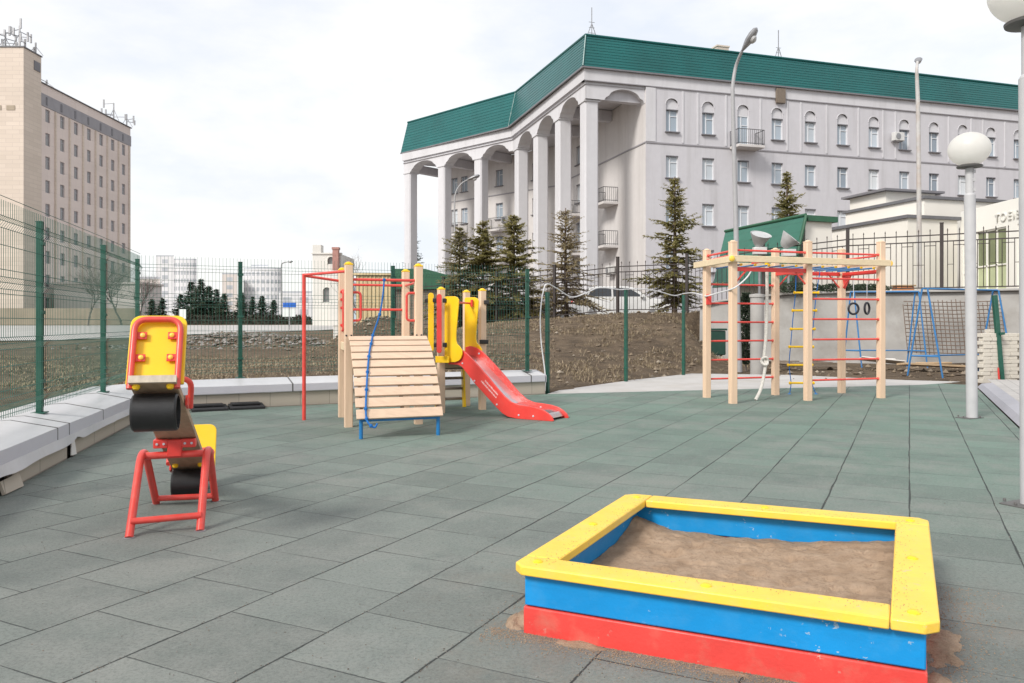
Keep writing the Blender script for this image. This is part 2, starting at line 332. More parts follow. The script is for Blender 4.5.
# ------------------------------------------------------------------ mesh builder
ROOT = {}
class MB:
    def __init__(s): s.v = []; s.f = []
    def add(s, vs, fs):
        o = len(s.v); s.v += [Vector(x) for x in vs]; s.f += [tuple(i+o for i in f) for f in fs]
    def quad(s, a, b, c, d): s.add([a, b, c, d], [(0, 1, 2, 3)])
    def poly(s, pts): s.add(pts, [tuple(range(len(pts)))])
    def box(s, c, size, ax=None, rz=0, mtx=None):
        x, y, z = [q/2 for q in size]
        vs = [Vector((i, j, k)) for i in (-x, x) for j in (-y, y) for k in (-z, z)]
        R = mtx if mtx is not None else Matrix.Rotation(rz, 3, 'Z')
        vs = [R @ v+Vector(c) for v in vs]
        s.add(vs, [(0, 1, 3, 2), (4, 6, 7, 5), (0, 4, 5, 1), (2, 3, 7, 6), (0, 2, 6, 4), (1, 5, 7, 3)])
    def bar(s, p0, p1, w, h, up=(0, 0, 1)):          # rectangular bar from p0 to p1; h along up
        p0, p1 = Vector(p0), Vector(p1); d = p1-p0; L = d.length; d.normalize()
        u = Vector(up); side = d.cross(u)
        if side.length < 1e-4: side = d.cross(Vector((0, 1, 0)))
        side.normalize(); u = side.cross(d)
        R = Matrix((d, side, u)).transposed()
        s.box((p0+p1)/2, (L, w, h), mtx=R)
    def tube(s, pts, r, seg=10, caps=True, closed=False):
        pts = [Vector(p) for p in pts]; n = len(pts); rs = r if isinstance(r, (list, tuple)) else [r]*n
        rings = []; prev = None
        for i, p in enumerate(pts):
            a = pts[(i-1) % n] if (closed or i > 0) else p; b = pts[(i+1) % n] if (closed or i < n-1) else p
            t = (b-a)
            if t.length < 1e-9: t = Vector((0, 0, 1))
            t.normalize()
            if prev is None:
                ref = Vector((0, 0, 1)) if abs(t.z) < .9 else Vector((1, 0, 0)); nx = t.cross(ref).normalized()
            else:
                nx = prev-t*prev.dot(t)
                nx = nx.normalized() if nx.length > 1e-6 else t.cross(Vector((0, 0, 1))).normalized()
            ny = t.cross(nx); prev = nx
            rings.append([p+(nx*cos(2*pi*k/seg)+ny*sin(2*pi*k/seg))*rs[i] for k in range(seg)])
        vs = [v for rg in rings for v in rg]; fs = []
        m = n if closed else n-1
        for i in range(m):
            for k in range(seg):
                j = (i+1) % n
                fs.append((i*seg+k, i*seg+(k+1) % seg, j*seg+(k+1) % seg, j*seg+k))
        if caps and not closed:
            fs.append(tuple(range(seg-1, -1, -1))); fs.append(tuple((n-1)*seg+k for k in range(seg)))
        s.add(vs, fs)
    def lathe(s, base, prof, seg=24, axis=None):      # prof = [(r, z)...]
        R = Matrix.Identity(3) if axis is None else Vector((0, 0, 1)).rotation_difference(Vector(axis)).to_matrix()
        vs = []; fs = []; n = len(prof)
        for (r, z) in prof:
            for k in range(seg):
                vs.append(Vector(base)+R @ Vector((max(r, 1e-4)*cos(2*pi*k/seg), max(r, 1e-4)*sin(2*pi*k/seg), z)))
        for i in range(n-1):
            for k in range(seg):
                fs.append((i*seg+k, i*seg+(k+1) % seg, (i+1)*seg+(k+1) % seg, (i+1)*seg+k))
        fs.append(tuple(range(seg-1, -1, -1))); fs.append(tuple((n-1)*seg+k for k in range(seg)))
        s.add(vs, fs)
    def prism(s, pts, off):                           # polygon pts extruded by vector off
        pts = [Vector(p) for p in pts]; off = Vector(off); n = len(pts)
        s.add(pts+[p+off for p in pts], [tuple(range(n-1, -1, -1)), tuple(range(n, 2*n))]+[(i, (i+1) % n, n+(i+1) % n, n+i) for i in range(n)])
    def strip(s, low, high, off):                     # thick sheet between two equally long polylines
        n = len(low); off = Vector(off)
        for i in range(n-1):
            a, b, c, d = [Vector(q) for q in (low[i], low[i+1], high[i+1], high[i])]
            s.add([a, b, c, d, a+off, b+off, c+off, d+off], [(0, 1, 2, 3), (7, 6, 5, 4), (0, 4, 5, 1), (2, 6, 7, 3)]+([(0, 3, 7, 4)] if i == 0 else [])+([(1, 5, 6, 2)] if i == n-2 else []))
    def build(s, name, mat, parent=None, smooth=35, bevel=0, seg=2):
        off = Vector((0, 0, 0)) if parent is None else ROOT.get(parent.name, Vector((0, 0, 0)))
        me = bpy.data.meshes.new(name)
        me.from_pydata([tuple(v-off) for v in s.v], [], s.f)
        me.materials.append(M[mat] if isinstance(mat, str) else mat)
        if smooth:
            me.polygons.foreach_set('use_smooth', [True]*len(me.polygons)); me.set_sharp_from_angle(angle=rad(smooth))
        me.update()
        o = bpy.data.objects.new(name, me); COL.objects.link(o)
        if parent is not None:
            o.parent = parent; ROOT[o.name] = off
        if bevel:
            b = o.modifiers.new('edge_softening', 'BEVEL'); b.width = bevel; b.segments = seg; b.limit_method = 'ANGLE'; b.angle_limit = rad(40)
        return o

def tag(o, label=None, cat=None, group=None, kind=None):
    if label: o['label'] = label
    if cat: o['category'] = cat
    if group: o['group'] = group
    if kind: o['kind'] = kind
    return o
def thing(name, loc, label, cat, group=None):
    o = bpy.data.objects.new(name, None); COL.objects.link(o); o.location = loc; o.empty_display_size = .2
    ROOT[o.name] = Vector(loc); return tag(o, label, cat, group)
def kids(o): return list(o.children)
def copy_tree(o, parent=None):
    c = o.copy(); COL.objects.link(c)
    if parent is not None: c.parent = parent
    for ch in kids(o): copy_tree(ch, c)
    return c
def centred(mb):      # move a one-mesh thing's origin to its base
    lo = Vector((min(v.x for v in mb.v), min(v.y for v in mb.v), min(v.z for v in mb.v))); hi = Vector((max(v.x for v in mb.v), max(v.y for v in mb.v), max(v.z for v in mb.v)))
    return Vector(((lo.x+hi.x)/2, (lo.y+hi.y)/2, lo.z))
def solo(mb, name, mat, label, cat, group=None, **kw):
    c = centred(mb); mb.v = [v-c for v in mb.v]
    o = mb.build(name, mat, None, **kw); o.location = c
    return tag(o, label, cat, group)
def bend(pts, r, n=5):   # round the corners of a polyline
    pts = [Vector(p) for p in pts]; out = [pts[0]]
    for i in range(1, len(pts)-1):
        a, b, c = pts[i-1], pts[i], pts[i+1]
        rr = min(r, (a-b).length*.49, (c-b).length*.49)
        p0 = b+(a-b).normalized()*rr; p1 = b+(c-b).normalized()*rr
        for k in range(n+1):
            t = k/n; out.append((1-t)**2*p0+2*t*(1-t)*b+t*t*p1)
    return out+[pts[-1]]
def wave(pts, n):        # Catmull-Rom
    pts = [Vector(p) for p in pts]; q = [pts[0]]+pts+[pts[-1]]; out = []
    for i in range(1, len(q)-2):
        for k in range(n):
            t = k/n; a, b, c, d = q[i-1], q[i], q[i+1], q[i+2]
            out.append(.5*((2*b)+(c-a)*t+(2*a-5*b+4*c-d)*t*t+(3*b-a-3*c+d)*t**3))
    return out+[pts[-1]]

# ------------------------------------------------------------------ the ground
from mathutils import noise as mnoise
def interp(x, pts):
    if x <= pts[0][0]: return pts[0][1]
    for (a, b), (c, d) in zip(pts, pts[1:]):
        if x <= c: return lerp(b, d, (x-a)/(c-a))
    return pts[-1][1]
C0 = Vector((13.0, 23.9)); CD = Vector((-.8595, .511)); CN = Vector((-.511, -.8595))
def crest_d(x, y): return (x-C0.x)*CN.x+(y-C0.y)*CN.y
def crest_t(x, y): return (x-C0.x)*CD.x+(y-C0.y)*CD.y
def crest_z(t): return interp(t, [(-20, 2.15), (2.6, 2.15), (5.3, 1.9), (7.9, 1.62), (10.6, 1.6), (13.2, 1.4), (15.8, 1.22), (20, 1.0), (26, .85), (40, .7)])
def foot_d(x, y): return (x-.645)*-.78+(y-14.4)*.63
def wall_l(x, y): return (x+3.74)*.97+(y-5.77)*.2425
def wall_b(x, y): return (x+3.49)*.455-(y-11.9)*.89
FIELD = [(5, .2), (14, .2), (25, .05), (40, -.1), (50, .05), (60, .2), (70, .5), (80, .85), (90, 1.05), (110, 1.3), (200, 1.4), (2000, 1.4)]
def fbm(x, y, s, o=4): return mnoise.fractal(Vector((x*s, y*s, 3.7)), .9, 2.1, o)
def zground(x, y, rough=True):
    d, d1 = crest_d(x, y), foot_d(x, y)
    yard = wall_l(x, y) > -.45 and (wall_b(x, y) > -.45 or d1 <= 0) and d > .25
    if yard:
        far = sstep(17.2, 19.5, y)*sstep(5, 8, x)
        return -.06+far*(.06+.10*max(0, fbm(x, y, .7)))
    if d > 0:
        f = max(0, d1)/(max(0, d1)+d+1e-6)
        ze = crest_z(crest_t(x, y))*(.25*f+.75*sstep(-.02, .85, f)); ze = lerp(ze, -.03, sstep(5.3, 6.9, x) if d > .3 else 0)
    else:
        f = 1; ze = lerp(crest_z(crest_t(x, y)), 1.42, sstep(2, 14, -d)) if x < 9 else crest_z(crest_t(x, y))
    zf = interp(y, FIELD)
    w = sstep(-9, 0, x) if y < 60 else sstep(-20, 0, x)
    z = lerp(zf, ze, w)
    z += .78*math.exp(-((x+14.6)/3.6)**2-((y-42)/2.2)**2)+.35*math.exp(-((x+10.8)/1.6)**2-((y-41)/1.6)**2)
    z += .95*math.exp(-((x+4.2)/1.5)**2-((y-24.5)/1.6)**2)
    if rough:
        amp = .30*sstep(.1, 2.5, d1)*(1 if 0 < d else .15) if x > -6 else .10
        if wall_l(x, y) > -1.2 or (wall_b(x, y) > -1.3 and x < .6): amp = .03
        if y > 46: amp *= .25
        z += amp*fbm(x, y, .55, 5)+.5*amp*fbm(x+9, y, 1.9, 4)
    return z
def axis(lo, a, b, hi, st, g=1.22):
    xs = []; x = a
    while x <= b: xs.append(x); x += st
    s = st; x = xs[-1]
    while x < hi: s *= g; x += s; xs.append(x)
    s = st; x = xs[0]; pre = []
    while x > lo: s *= g; x -= s; pre.append(x)
    return pre[::-1]+xs
g = MB(); XS = axis(-900, -13, 15, 900, .3); YS = axis(-60, 3, 33, 1800, .3)
nx = len(XS); g.v = [Vector((x, y, zground(x, y))) for y in YS for x in XS]
g.f = [(j*nx+i, j*nx+i+1, (j+1)*nx+i+1, (j+1)*nx+i) for j in range(len(YS)-1) for i in range(nx-1)]
tag(g.build('ground', 'ground', smooth=180), kind='structure')

g = MB(); g.poly([(-2.1, -1, 0), (.80, -1, 0), (8.30, 13.92, 0), (9.30, 15.9, 0), (8.9, 16.35, 0), (8.2, 15.95, 0), (4.4, 14.95, 0), (.72, 13.95, 0), (-5.0, 11.05, 0)])
tag(g.build('rubber_tile_pavement', 'tiles', smooth=0), kind='structure')
g = MB(); g.poly([(.62, 13.98, -.005), (4.42, 14.98, -.005), (8.2, 15.98, -.005), (8.9, 16.40, -.005), (9.6, 16.9, -.005), (8.6, 17.3, .0), (6.6, 18.7, .02), (4.35, 19.1, .03), (2.55, 17.0, .02), (.9, 14.75, .0)])
tag(g.build('concrete_apron_path', 'apron', smooth=0), kind='structure')
# the kerb and the paver walk beside the yard
A2 = Vector((.4494, .8933, 0)); B2 = Vector((.8933, -.4494, 0))
k0 = Vector((.80, -1, 0)); k1 = k0+A2*18.4
g = MB()
g.add([k0+B2*.02, k1+B2*.02, k1+B2*.09+Vector((0, 0, .07)), k0+B2*.09+Vector((0, 0, .07)), k1+B2*.27+Vector((0, 0, .095)), k0+B2*.27+Vector((0, 0, .095)), k0+B2*.27-Vector((0, 0, .1)), k1+B2*.27-Vector((0, 0, .1))],
      [(0, 1, 2, 3), (3, 2, 4, 5), (5, 4, 7, 6), (1, 7, 4, 2)])
tag(g.build('kerb', 'kerbmetal', smooth=0), kind='structure')
g = MB(); a, b = k0+B2*.275, k1+B2*.275
g.poly([a+Vector((0, 0, .085)), b+Vector((0, 0, .085))+A2*1.2, b+B2*4+Vector((0, 0, .085))+A2*1.2, a+B2*7+Vector((0, 0, .085))])
tag(g.build('paver_path', 'pavers', smooth=0), kind='structure')
# the road
g = MB(); near = [(-160, 44), (-75, 46), (-42, 47), (-30, 52), (-23, 68), (-14, 72), (-6, 74), (6, 76)]; far = [(-160, 82), (-75, 84), (-42, 85), (-30, 86), (-23, 87), (-14, 87.5), (-6, 88), (6, 89)]
RN = 14
for i in range(len(near)-1):
    for m in range(6):
        for j in range(RN):
            c = []
            for (tm, tj) in ((m, j), (m+1, j), (m+1, j+1), (m, j+1)):
                n_ = Vector(near[i]).lerp(Vector(near[i+1]), tm/6); f_ = Vector(far[i]).lerp(Vector(far[i+1]), tm/6); p = n_.lerp(f_, tj/RN)
                c.append((p.x, p.y, zground(p.x, p.y)+.05))
            g.quad(*c)
tag(g.build('road', 'road', smooth=180), kind='structure')
# hills far off
g = MB(); pts = []
for i in range(61):
    x = -560+i*14; pts.append((x, 900, 0, 12+22*max(0, math.exp(-((x+150)/85)**2)*1.9+.25*fbm(x, 0, .02))))
for (a, b) in zip(pts, pts[1:]):
    g.quad((a[0], 860, 1), (b[0], 860, 1), (b[0], 900, 1+b[3]), (a[0], 900, 1+a[3])); g.quad((a[0], 900, 1+a[3]), (b[0], 900, 1+b[3]), (b[0], 990, 1), (a[0], 990, 1))
tag(g.build('hills', 'hill', smooth=60), kind='structure')

# dry grass, clods and rubble
def blades(name, spots, mat, h, w, seed):
    rnd = random.Random(seed); g = MB()
    for (x, y) in spots:
        z = zground(x, y)-.02
        for _ in range(rnd.randint(2, 4)):
            a = rnd.uniform(0, 2*pi); hh = h*rnd.uniform(.3, 1.2)**1.3; L = h*rnd.uniform(.4, 1.9)
            bx, by = x+rnd.gauss(0, .06), y+rnd.gauss(0, .06)
            s = Vector((-sin(a), cos(a), 0))*w; tip = Vector((bx+cos(a)*L, by+sin(a)*L, z+hh))
            b = Vector((bx, by, z)); mid = b.lerp(tip, .55)+Vector((0, 0, hh*.18))
            g.v += [b-s, b+s, mid+s*.8, mid-s*.8, tip]; o = len(g.v)-5
            g.f += [(o, o+1, o+2, o+3), (o+3, o+2, o+4)]
    return tag(g.build(name, mat, smooth=0), kind='stuff')
rnd = random.Random(3); sp = []
while len(sp) < 7000:
    x = rnd.uniform(-2.5, 9); y = rnd.uniform(14, 31)
    if foot_d(x, y) > .15 and crest_d(x, y) > -.8 and fbm(x, y, .8, 5) > rnd.uniform(-.25, .30): sp.append((x, y))
o = blades('dry_grass', sp, 'drygrass', .095, .005, 5); o['label'] = 'dry flattened grass on the earth bank below the iron fence'
sp = []
while len(sp) < 16000:
    y = 12+18*rnd.random()**1.3; x = rnd.uniform(-.55*y-3, -1)
    if wall_l(x, y) < -.75 or (wall_b(x, y) < -.75 and foot_d(x, y) > .2):
        if fbm(x+3, y, .35) > rnd.uniform(-.5, .3): sp.append((x, y))
o = blades('dry_grass', sp, 'drygrass', .06, .006, 6); o['label'] = 'dry straw grass on the waste ground behind the low white wall'
def rocks(name, spots, mat, lo, hi, seed, label):
    rnd = random.Random(seed); g = MB()
    for (x, y, zz) in spots:
        r = lo+(hi-lo)*rnd.random()**2.5; c = Vector((x, y, zz+r*.25))
        vs = [c+Vector((rnd.uniform(.6, 1.2)*r*a, rnd.uniform(.6, 1.2)*r*b, rnd.uniform(.4, .9)*r*e)) for a, b, e in ((1, 0, 0), (-1, 0, 0), (0, 1, 0), (0, -1, 0), (0, 0, 1), (0, 0, -1))]
        g.add(vs, [(0, 2, 4), (2, 1, 4), (1, 3, 4), (3, 0, 4), (2, 0, 5), (1, 2, 5), (3, 1, 5), (0, 3, 5)])
    o = g.build(name, mat, smooth=0); tag(o, label, kind='stuff')
sp = []
while len(sp) < 3000:
    x = rnd.gauss(-14.2, 3.4); y = rnd.gauss(41.2, 1.3); sp.append((x, y, zground(x, y)))
rocks('rubble', sp, 'stones', .03, .17, 1, 'grey rubble heaped in front of the far road')
sp = []
while len(sp) < 800:
    x = rnd.uniform(-2, 8.5); y = rnd.uniform(14.2, 30)
    if foot_d(x, y) > .1 and crest_d(x, y) > -.2: sp.append((x, y, zground(x, y)))
for _ in range(500):
    x = rnd.gauss(-4.2, 1.2); y = rnd.gauss(24, 1.2); sp.append((x, y, zground(x, y)))
rocks('earth_clods', sp, 'clods', .012, .09, 2, 'brown earth clods and litter on the bank')
sp = []
while len(sp) < 420:
    x = rnd.uniform(6, 15); y = rnd.uniform(17, 22.6)
    if crest_d(x, y) > .5 and foot_d(x, y) < -.2: sp.append((x, y, zground(x, y)))
rocks('loose_stones', sp, 'clods', .02, .11, 4, 'loose earth and stones below the grey retaining wall')

# ------------------------------------------------------------------ sandbox
FL, FR, BR, BL = Vector((.02, 3.14, 0)), Vector((1.36, 2.512, 0)), Vector((2.045, 3.83, 0)), Vector((.712, 4.46, 0))
ctr = Vector((1.02, 3.53, 0))
sx_ = (FR-FL+BR-BL).normalized(); sy_ = (BL-FL+BR-FR).normalized(); hw = .75
SBC = [Vector((-.004, 3.172, 0)), Vector((1.373, 2.530, 0)), Vector((2.066, 3.918, 0)), Vector((.655, 4.500, 0))]
def sb(a, b, z):
    u_, v_ = (a/hw+1)/2, (b/hw+1)/2
    return SBC[0].lerp(SBC[1], u_).lerp(SBC[3].lerp(SBC[2], u_), v_)+Vector((0, 0, z))
box = thing('sandbox', (ctr.x, ctr.y, 0), 'square wooden sandbox painted red and blue with a wide yellow rim, filled with sand', 'sandbox')
inn = hw-.04
for (nm, mat, z0, z1, ov, th) in (('lower_board', 'red_board', -.012, .108, .004, .045), ('upper_board', 'blue', .111, .24, 0, .045)):
    L = inn+ov
    for (p, q, nrm) in ((sb(-L, -L+th/2, 0), sb(L, -L+th/2, 0), sy_), (sb(-L, L-th/2, 0), sb(L, L-th/2, 0), sy_), (sb(-L+th/2, -L+th, 0), sb(-L+th/2, L-th, 0), sx_), (sb(L-th/2, -L+th, 0), sb(L-th/2, L-th, 0), sx_)):
        m = MB(); zc = (z0+z1)/2
        m.bar(p+Vector((0, 0, zc)), q+Vector((0, 0, zc)), th, z1-z0-.001); m.build(nm, mat, box, bevel=.006)
W = .145; ch = .042; zt, zb = .281, .242
def rim(pts):
    m = MB(); m.prism([sb(a, b, zb) for a, b in pts], (0, 0, zt-zb)); return m.build('rim_board', 'yellow_ledge', box, bevel=.006)
e = .0012
rim([(-hw, -hw+ch), (-hw+ch, -hw), (hw-W-e, -hw), (hw-W-e, -hw+W), (-hw, -hw+W)])                    # front, runs through the near corner
rim([(hw-W+e, -hw), (hw-ch, -hw), (hw, -hw+ch), (hw, hw-W-e), (hw-W+e, hw-W-e)])
rim([(hw, hw-W+e), (hw, hw-ch), (hw-ch, hw), (-hw+W+e, hw), (-hw+W+e, hw-W+e)])
rim([(-hw+W-e, hw), (-hw+ch, hw), (-hw, hw-ch), (-hw, -hw+W+e), (-hw+W-e, -hw+W+e)])
for (a, b) in ((-hw+.08, -hw+.08), (0, -hw+.07), (hw-.075, -hw+.09), (hw-.075, 0), (hw-.08, hw-.08), (0, hw-.07), (-hw+.08, hw-.08), (-hw+.07, 0)):
    m = MB(); m.lathe(sb(a, b, zt-.001), [(.022, 0), (.021, .004), (.012, .009), (0, .010)], 14); m.build('bolt_cap', 'yellow', box)
def sandz(a, b):
    z = .130+.018*fbm(a, b, 1.7, 5)+.012*fbm(a, b, 7, 4)
    z += .07*math.exp(-((a+.72)/.16)**2-((b-.62)/.20)**2)+.012*math.exp(-((a+.2)/.13)**2-((b-.33)/.10)**2)
    z += .05*sstep(.1, .7, a)*sstep(-.3, .3, b)-.008*math.exp(-((a+.05)/.35)**2-((b-.66)/.18)**2)-.018*math.exp(-((a+.68)/.16)**2-((b+.25)/.5)**2)-.008*math.exp(-((a-.35)/.2)**2-((b-.55)/.2)**2)
    for (x, y, r, h) in FOOT: z += h*math.exp(-((a-x)/r)**2-((b-y)/(r*.7))**2)
    return z
FOOT = []
for _ in range(75):
    x, y, r, h = random.uniform(-.45, .66), random.uniform(-.6, .6), random.uniform(.016, .045), random.uniform(.012, .030)
    FOOT += [(x, y, r, -h), (x+r*1.1, y+r*.4, r*.8, h*.7)]
m = MB(); N = 130; Ls = inn-.047
for j in range(N+1):
    for i in range(N+1):
        a, b = -Ls+2*Ls*i/N, -Ls+2*Ls*j/N; m.v.append(sb(a, b, sandz(a, b)))
m.f = [(j*(N+1)+i, j*(N+1)+i+1, (j+1)*(N+1)+i+1, (j+1)*(N+1)+i) for j in range(N) for i in range(N)]
tag(m.build('sand', 'sand', None, smooth=180), 'damp brown sand heaped inside the yellow rimmed sandbox', 'sand', kind='stuff')
# spilled sand round the foot of the box
m = MB(); rnd = random.Random(11)
def heap(a, b, ra, rb, h, nn=26):
    o = len(m.v)
    for j in range(nn+1):
        for i in range(nn+1):
            u_, v_ = -1+2*i/nn, -1+2*j/nn; q = u_*u_+v_*v_
            z = h*(1-q+.85*fbm(a+u_*ra, b+v_*rb, 11, 5))*(1 if q < 1 else .4)-.007-.03*max(0, q-.8)
            m.v.append(sb(a+u_*ra, b+v_*rb, z))
    m.f += [(o+j*(nn+1)+i, o+j*(nn+1)+i+1, o+(j+1)*(nn+1)+i+1, o+(j+1)*(nn+1)+i) for j in range(nn) for i in range(nn)]
heap(-inn-.05, -inn+.11, .07, .13, .03); heap(-.45, -inn-.02, .16, .05, .011); heap(.05, -inn-.02, .3, .05, .010); heap(-inn-.02, .25, .06, .25, .012)
heap(inn+.07, -.2, .09, .30, .014); heap(inn+.03, -.55, .08, .16, .014)
for _ in range(700):
    e_ = rnd.choice((-1, 1)); t_ = rnd.uniform(-hw*.95, hw*.95); w_ = e_*(hw-W*rnd.random()**.6*1.0); w_ = e_*(hw-W+abs(rnd.gauss(0, .04))); c = sb(*((w_, t_) if rnd.random() < .5 else (t_, w_)), zt+.0005); r = rnd.uniform(.001, .0024)
    if abs(w_) < hw-.01: m.add([c+Vector((r, 0, 0)), c+Vector((-r, r, 0)), c+Vector((-r*.4, -r, 0)), c+Vector((0, 0, r))], [(0, 1, 3), (1, 2, 3), (2, 0, 3)])
for _ in range(5200):
    if rnd.random() < .55: a, b = rnd.uniform(-inn-.15, .3), -inn-abs(rnd.gauss(0, .07))
    elif rnd.random() < .4: a, b = -inn-abs(rnd.gauss(0, .08)), rnd.uniform(-inn, .5)
    else: a, b = inn+abs(rnd.gauss(.08, .11)), rnd.uniform(-inn, .6)
    r = rnd.uniform(.0012, .0034); c = sb(a, b, .001)
    m.add([c+Vector((r, 0, 0)), c+Vector((-r, r, 0)), c+Vector((-r*.4, -r, 0)), c+Vector((0, 0, r))], [(0, 1, 3), (1, 2, 3), (2, 0, 3)])
tag(m.build('spilled_sand', 'sand', None, smooth=60), 'sand spilled on the tiles round the sandbox', 'sand', kind='stuff')

m = MB(); rnd = random.Random(77)
for _ in range(2600):
    Y_ = 2.4+6.5*rnd.random()**1.6; X_ = rnd.uniform(-.62, .62)*Y_
    if wall_l(X_, Y_) < .1: continue
    if rnd.random() < .6:      # along the joints
        b_ = round((.8933*X_-.4494*Y_)/.525)*.525+rnd.gauss(0, .008); a_ = .4494*X_+.8933*Y_; X_, Y_ = .4494*a_+.8933*b_, .8933*a_-.4494*b_
    r = rnd.uniform(.0015, .0045); c = Vector((X_, Y_, .001)); t_ = rnd.uniform(0, 6.3)
    m.add([c+Vector((r*cos(t_), r*sin(t_), 0)), c+Vector((r*cos(t_+2.1), r*sin(t_+2.1), 0)), c+Vector((r*cos(t_+4.2), r*sin(t_+4.2), 0)), c+Vector((0, 0, r*.9))], [(0, 1, 3), (1, 2, 3), (2, 0, 3)])
tag(m.build('grit', 'stones', None, smooth=0), 'grit and crumbs lying in the joints of the green tiles', 'grit', kind='stuff')

# ------------------------------------------------------------------ seesaw
lat = Vector((.963, .27, 0)); fwd = Vector((.27, -.963, 0)); pv = Vector((-2.155, 5.10, .505)); th = rad(24.5)
bd = fwd*cos(th)+Vector((0, 0, sin(th))); bn = Vector((0, 0, cos(th)))-fwd*sin(th)      # along the beam (near end up), off the beam
def sw(s, l, n): return pv+bd*s+lat*l+bn*n
see = thing('seesaw', (pv.x, pv.y, 0), 'seesaw on a red tube stand, its near yellow backrest tipped up high', 'seesaw')
Rb = Matrix((bd, lat, bn)).transposed()
m = MB(); m.box(sw(0, 0, 0), (2.16, .235, .040), mtx=Rb); m.build('beam', 'board_brown', see, bevel=.004)
for s in (1.085, -1.085):
    m = MB(); m.box(sw(s, 0, 0), (.012, .2345, .0395), mtx=Rb); m.build('end_grain', 'board_end', see)
def rrect(w, h, r, n=6):       # rounded at the upper corners
    pts = [(-w/2, 0), (w/2, 0)]
    for k in range(n+1): a = pi/2*k/n; pts.append((w/2-r+r*cos(a), h-r+r*sin(a)))
    for k in range(n+1): a = pi/2+pi/2*k/n; pts.append((-w/2+r+r*cos(a), h-r+r*sin(a)))
    return pts
for (s, sd) in ((1.01, 1), (-1.01, -1)):
    m = MB(); pts = rrect(.288, .405, .055)
    m.prism([sw(s, l, .0+h) for l, h in pts], bd*.022*-sd); bk = m.build('backrest', 'yellow', see, bevel=.005)
    # red tube loop behind the plate
    m = MB(); loop = [sw(s+.028*sd, -.116, -.035), sw(s+.028*sd, -.116, .368), sw(s+.028*sd, .116, .368), sw(s+.028*sd, .116, -.035)]
    m.tube(bend(loop, .07, 7), .0165, 12); m.build('tube_loop', 'red_tube', see)
    for l in (-.080, .080):
        for h in (.145, .275):
            m = MB(); m.box(sw(s+.016*sd, l, h), (.010, .055, .042), mtx=Rb); cl = m.build('clamp', 'red', see, bevel=.003)
            m = MB(); m.lathe(sw(s+.021*sd, l*.92, h), [(.0135, 0), (.013, .007), (.007, .012), (0, .013)], 14, bd*sd); m.build('bolt_cap', 'yellow_ledge', cl)
    # buffer tyre under the end, with two yellow nuts
    m = MB(); ts = .91 if sd > 0 else -.70; cc = sw(ts, 0, -.125); n = 36; ro, ri, wd = .105, .092, .113
    ang = [2*pi*k/n for k in range(n)]
    ring = lambda r, l: [cc+bd*(r*cos(a))+bn*(r*.96*sin(a))+lat*l for a in ang]
    rs = [ring(ro-.008, -wd), ring(ro, -wd+.01), ring(ro, wd-.01), ring(ro-.008, wd), ring(ri, wd), ring(ri, -wd)]
    vs = [v for r_ in rs for v in r_]; fs = [(i*n+k, i*n+(k+1) % n, ((i+1) % 6)*n+(k+1) % n, ((i+1) % 6)*n+k) for i in range(6) for k in range(n)]
    m.add(vs, fs); m.build('buffer_tyre', 'rubber', see)
    for l in (-.083, .083):
        m = MB(); m.lathe(sw(1.045 if sd > 0 else -.565, l, -.02), [(.020, 0), (.020, .012), (.012, .022), (0, .024)], 14, -bn); m.build('nut_cap', 'yellow', see)
    # hand loop
    m = MB(); q = s-.30*sd; m.tube(bend([sw(q-.10*sd, -.135, .0), sw(q+.03*sd, -.15, .13), sw(q+.03*sd, .15, .13), sw(q-.10*sd, .135, .0)], .06, 6), .0165, 12); m.build('hand_loop', 'red_tube', see)
    for l in (-.130, .130):
        m = MB(); m.box(sw(q, l, .0), (.07, .014, .06), mtx=Rb); m.build('loop_plate', 'red', see, bevel=.003)
# stand
ft = {(-1, 1): Vector((-2.227, 4.593, 0)), (1, 1): Vector((-1.875, 4.748, 0)), (-1, -1): Vector((-2.459, 5.465, 0)), (1, -1): Vector((-2.082, 5.548, 0))}
tops = {}
for sd in (-1, 1):
    mid = (ft[(sd, 1)]+ft[(sd, -1)])/2
    t1 = mid+(ft[(sd, 1)]-mid)*.22+Vector((0, 0, .425)); t2 = mid+(ft[(sd, -1)]-mid)*.10+Vector((0, 0, .425))
    m = MB(); m.tube(bend([ft[(sd, 1)], t1+Vector((0, 0, .0)), t2, ft[(sd, -1)]], .10, 8), .024, 14); m.build('side_frame', 'red_tube', see)
    tops[sd] = mid+(ft[(sd, 1)]-mid)*.13+Vector((0, 0, .412))
    for e_ in (1, -1):
        m = MB(); m.lathe(ft[(sd, e_)]-Vector((0, 0, .002)), [(.034, 0), (.034, .005), (.026, .008)], 16); m.build('foot_plate', 'greymetal', see)
m = MB(); m.tube([tops[-1], tops[1]], .023, 14); m.build('top_bar', 'red_tube', see)
for e_ in (1, -1):
    a, b = ft[(-1, e_)], ft[(1, e_)]; k = .085 if e_ > 0 else .045
    ma, mb_ = (ft[(-1, 1)]+ft[(-1, -1)])/2, (ft[(1, 1)]+ft[(1, -1)])/2
    m = MB(); m.tube([a.lerp(ma, .1)+Vector((0, 0, k)), b.lerp(mb_, .1)+Vector((0, 0, k))], .020, 12); m.build('cross_bar', 'red_tube', see)
tm = (tops[-1]+tops[1])/2
m = MB(); m.box(tm+Vector((0, 0, .045)), (.085, .07, .11), rz=.27); m.build('pivot_bracket', 'red', see, bevel=.006)
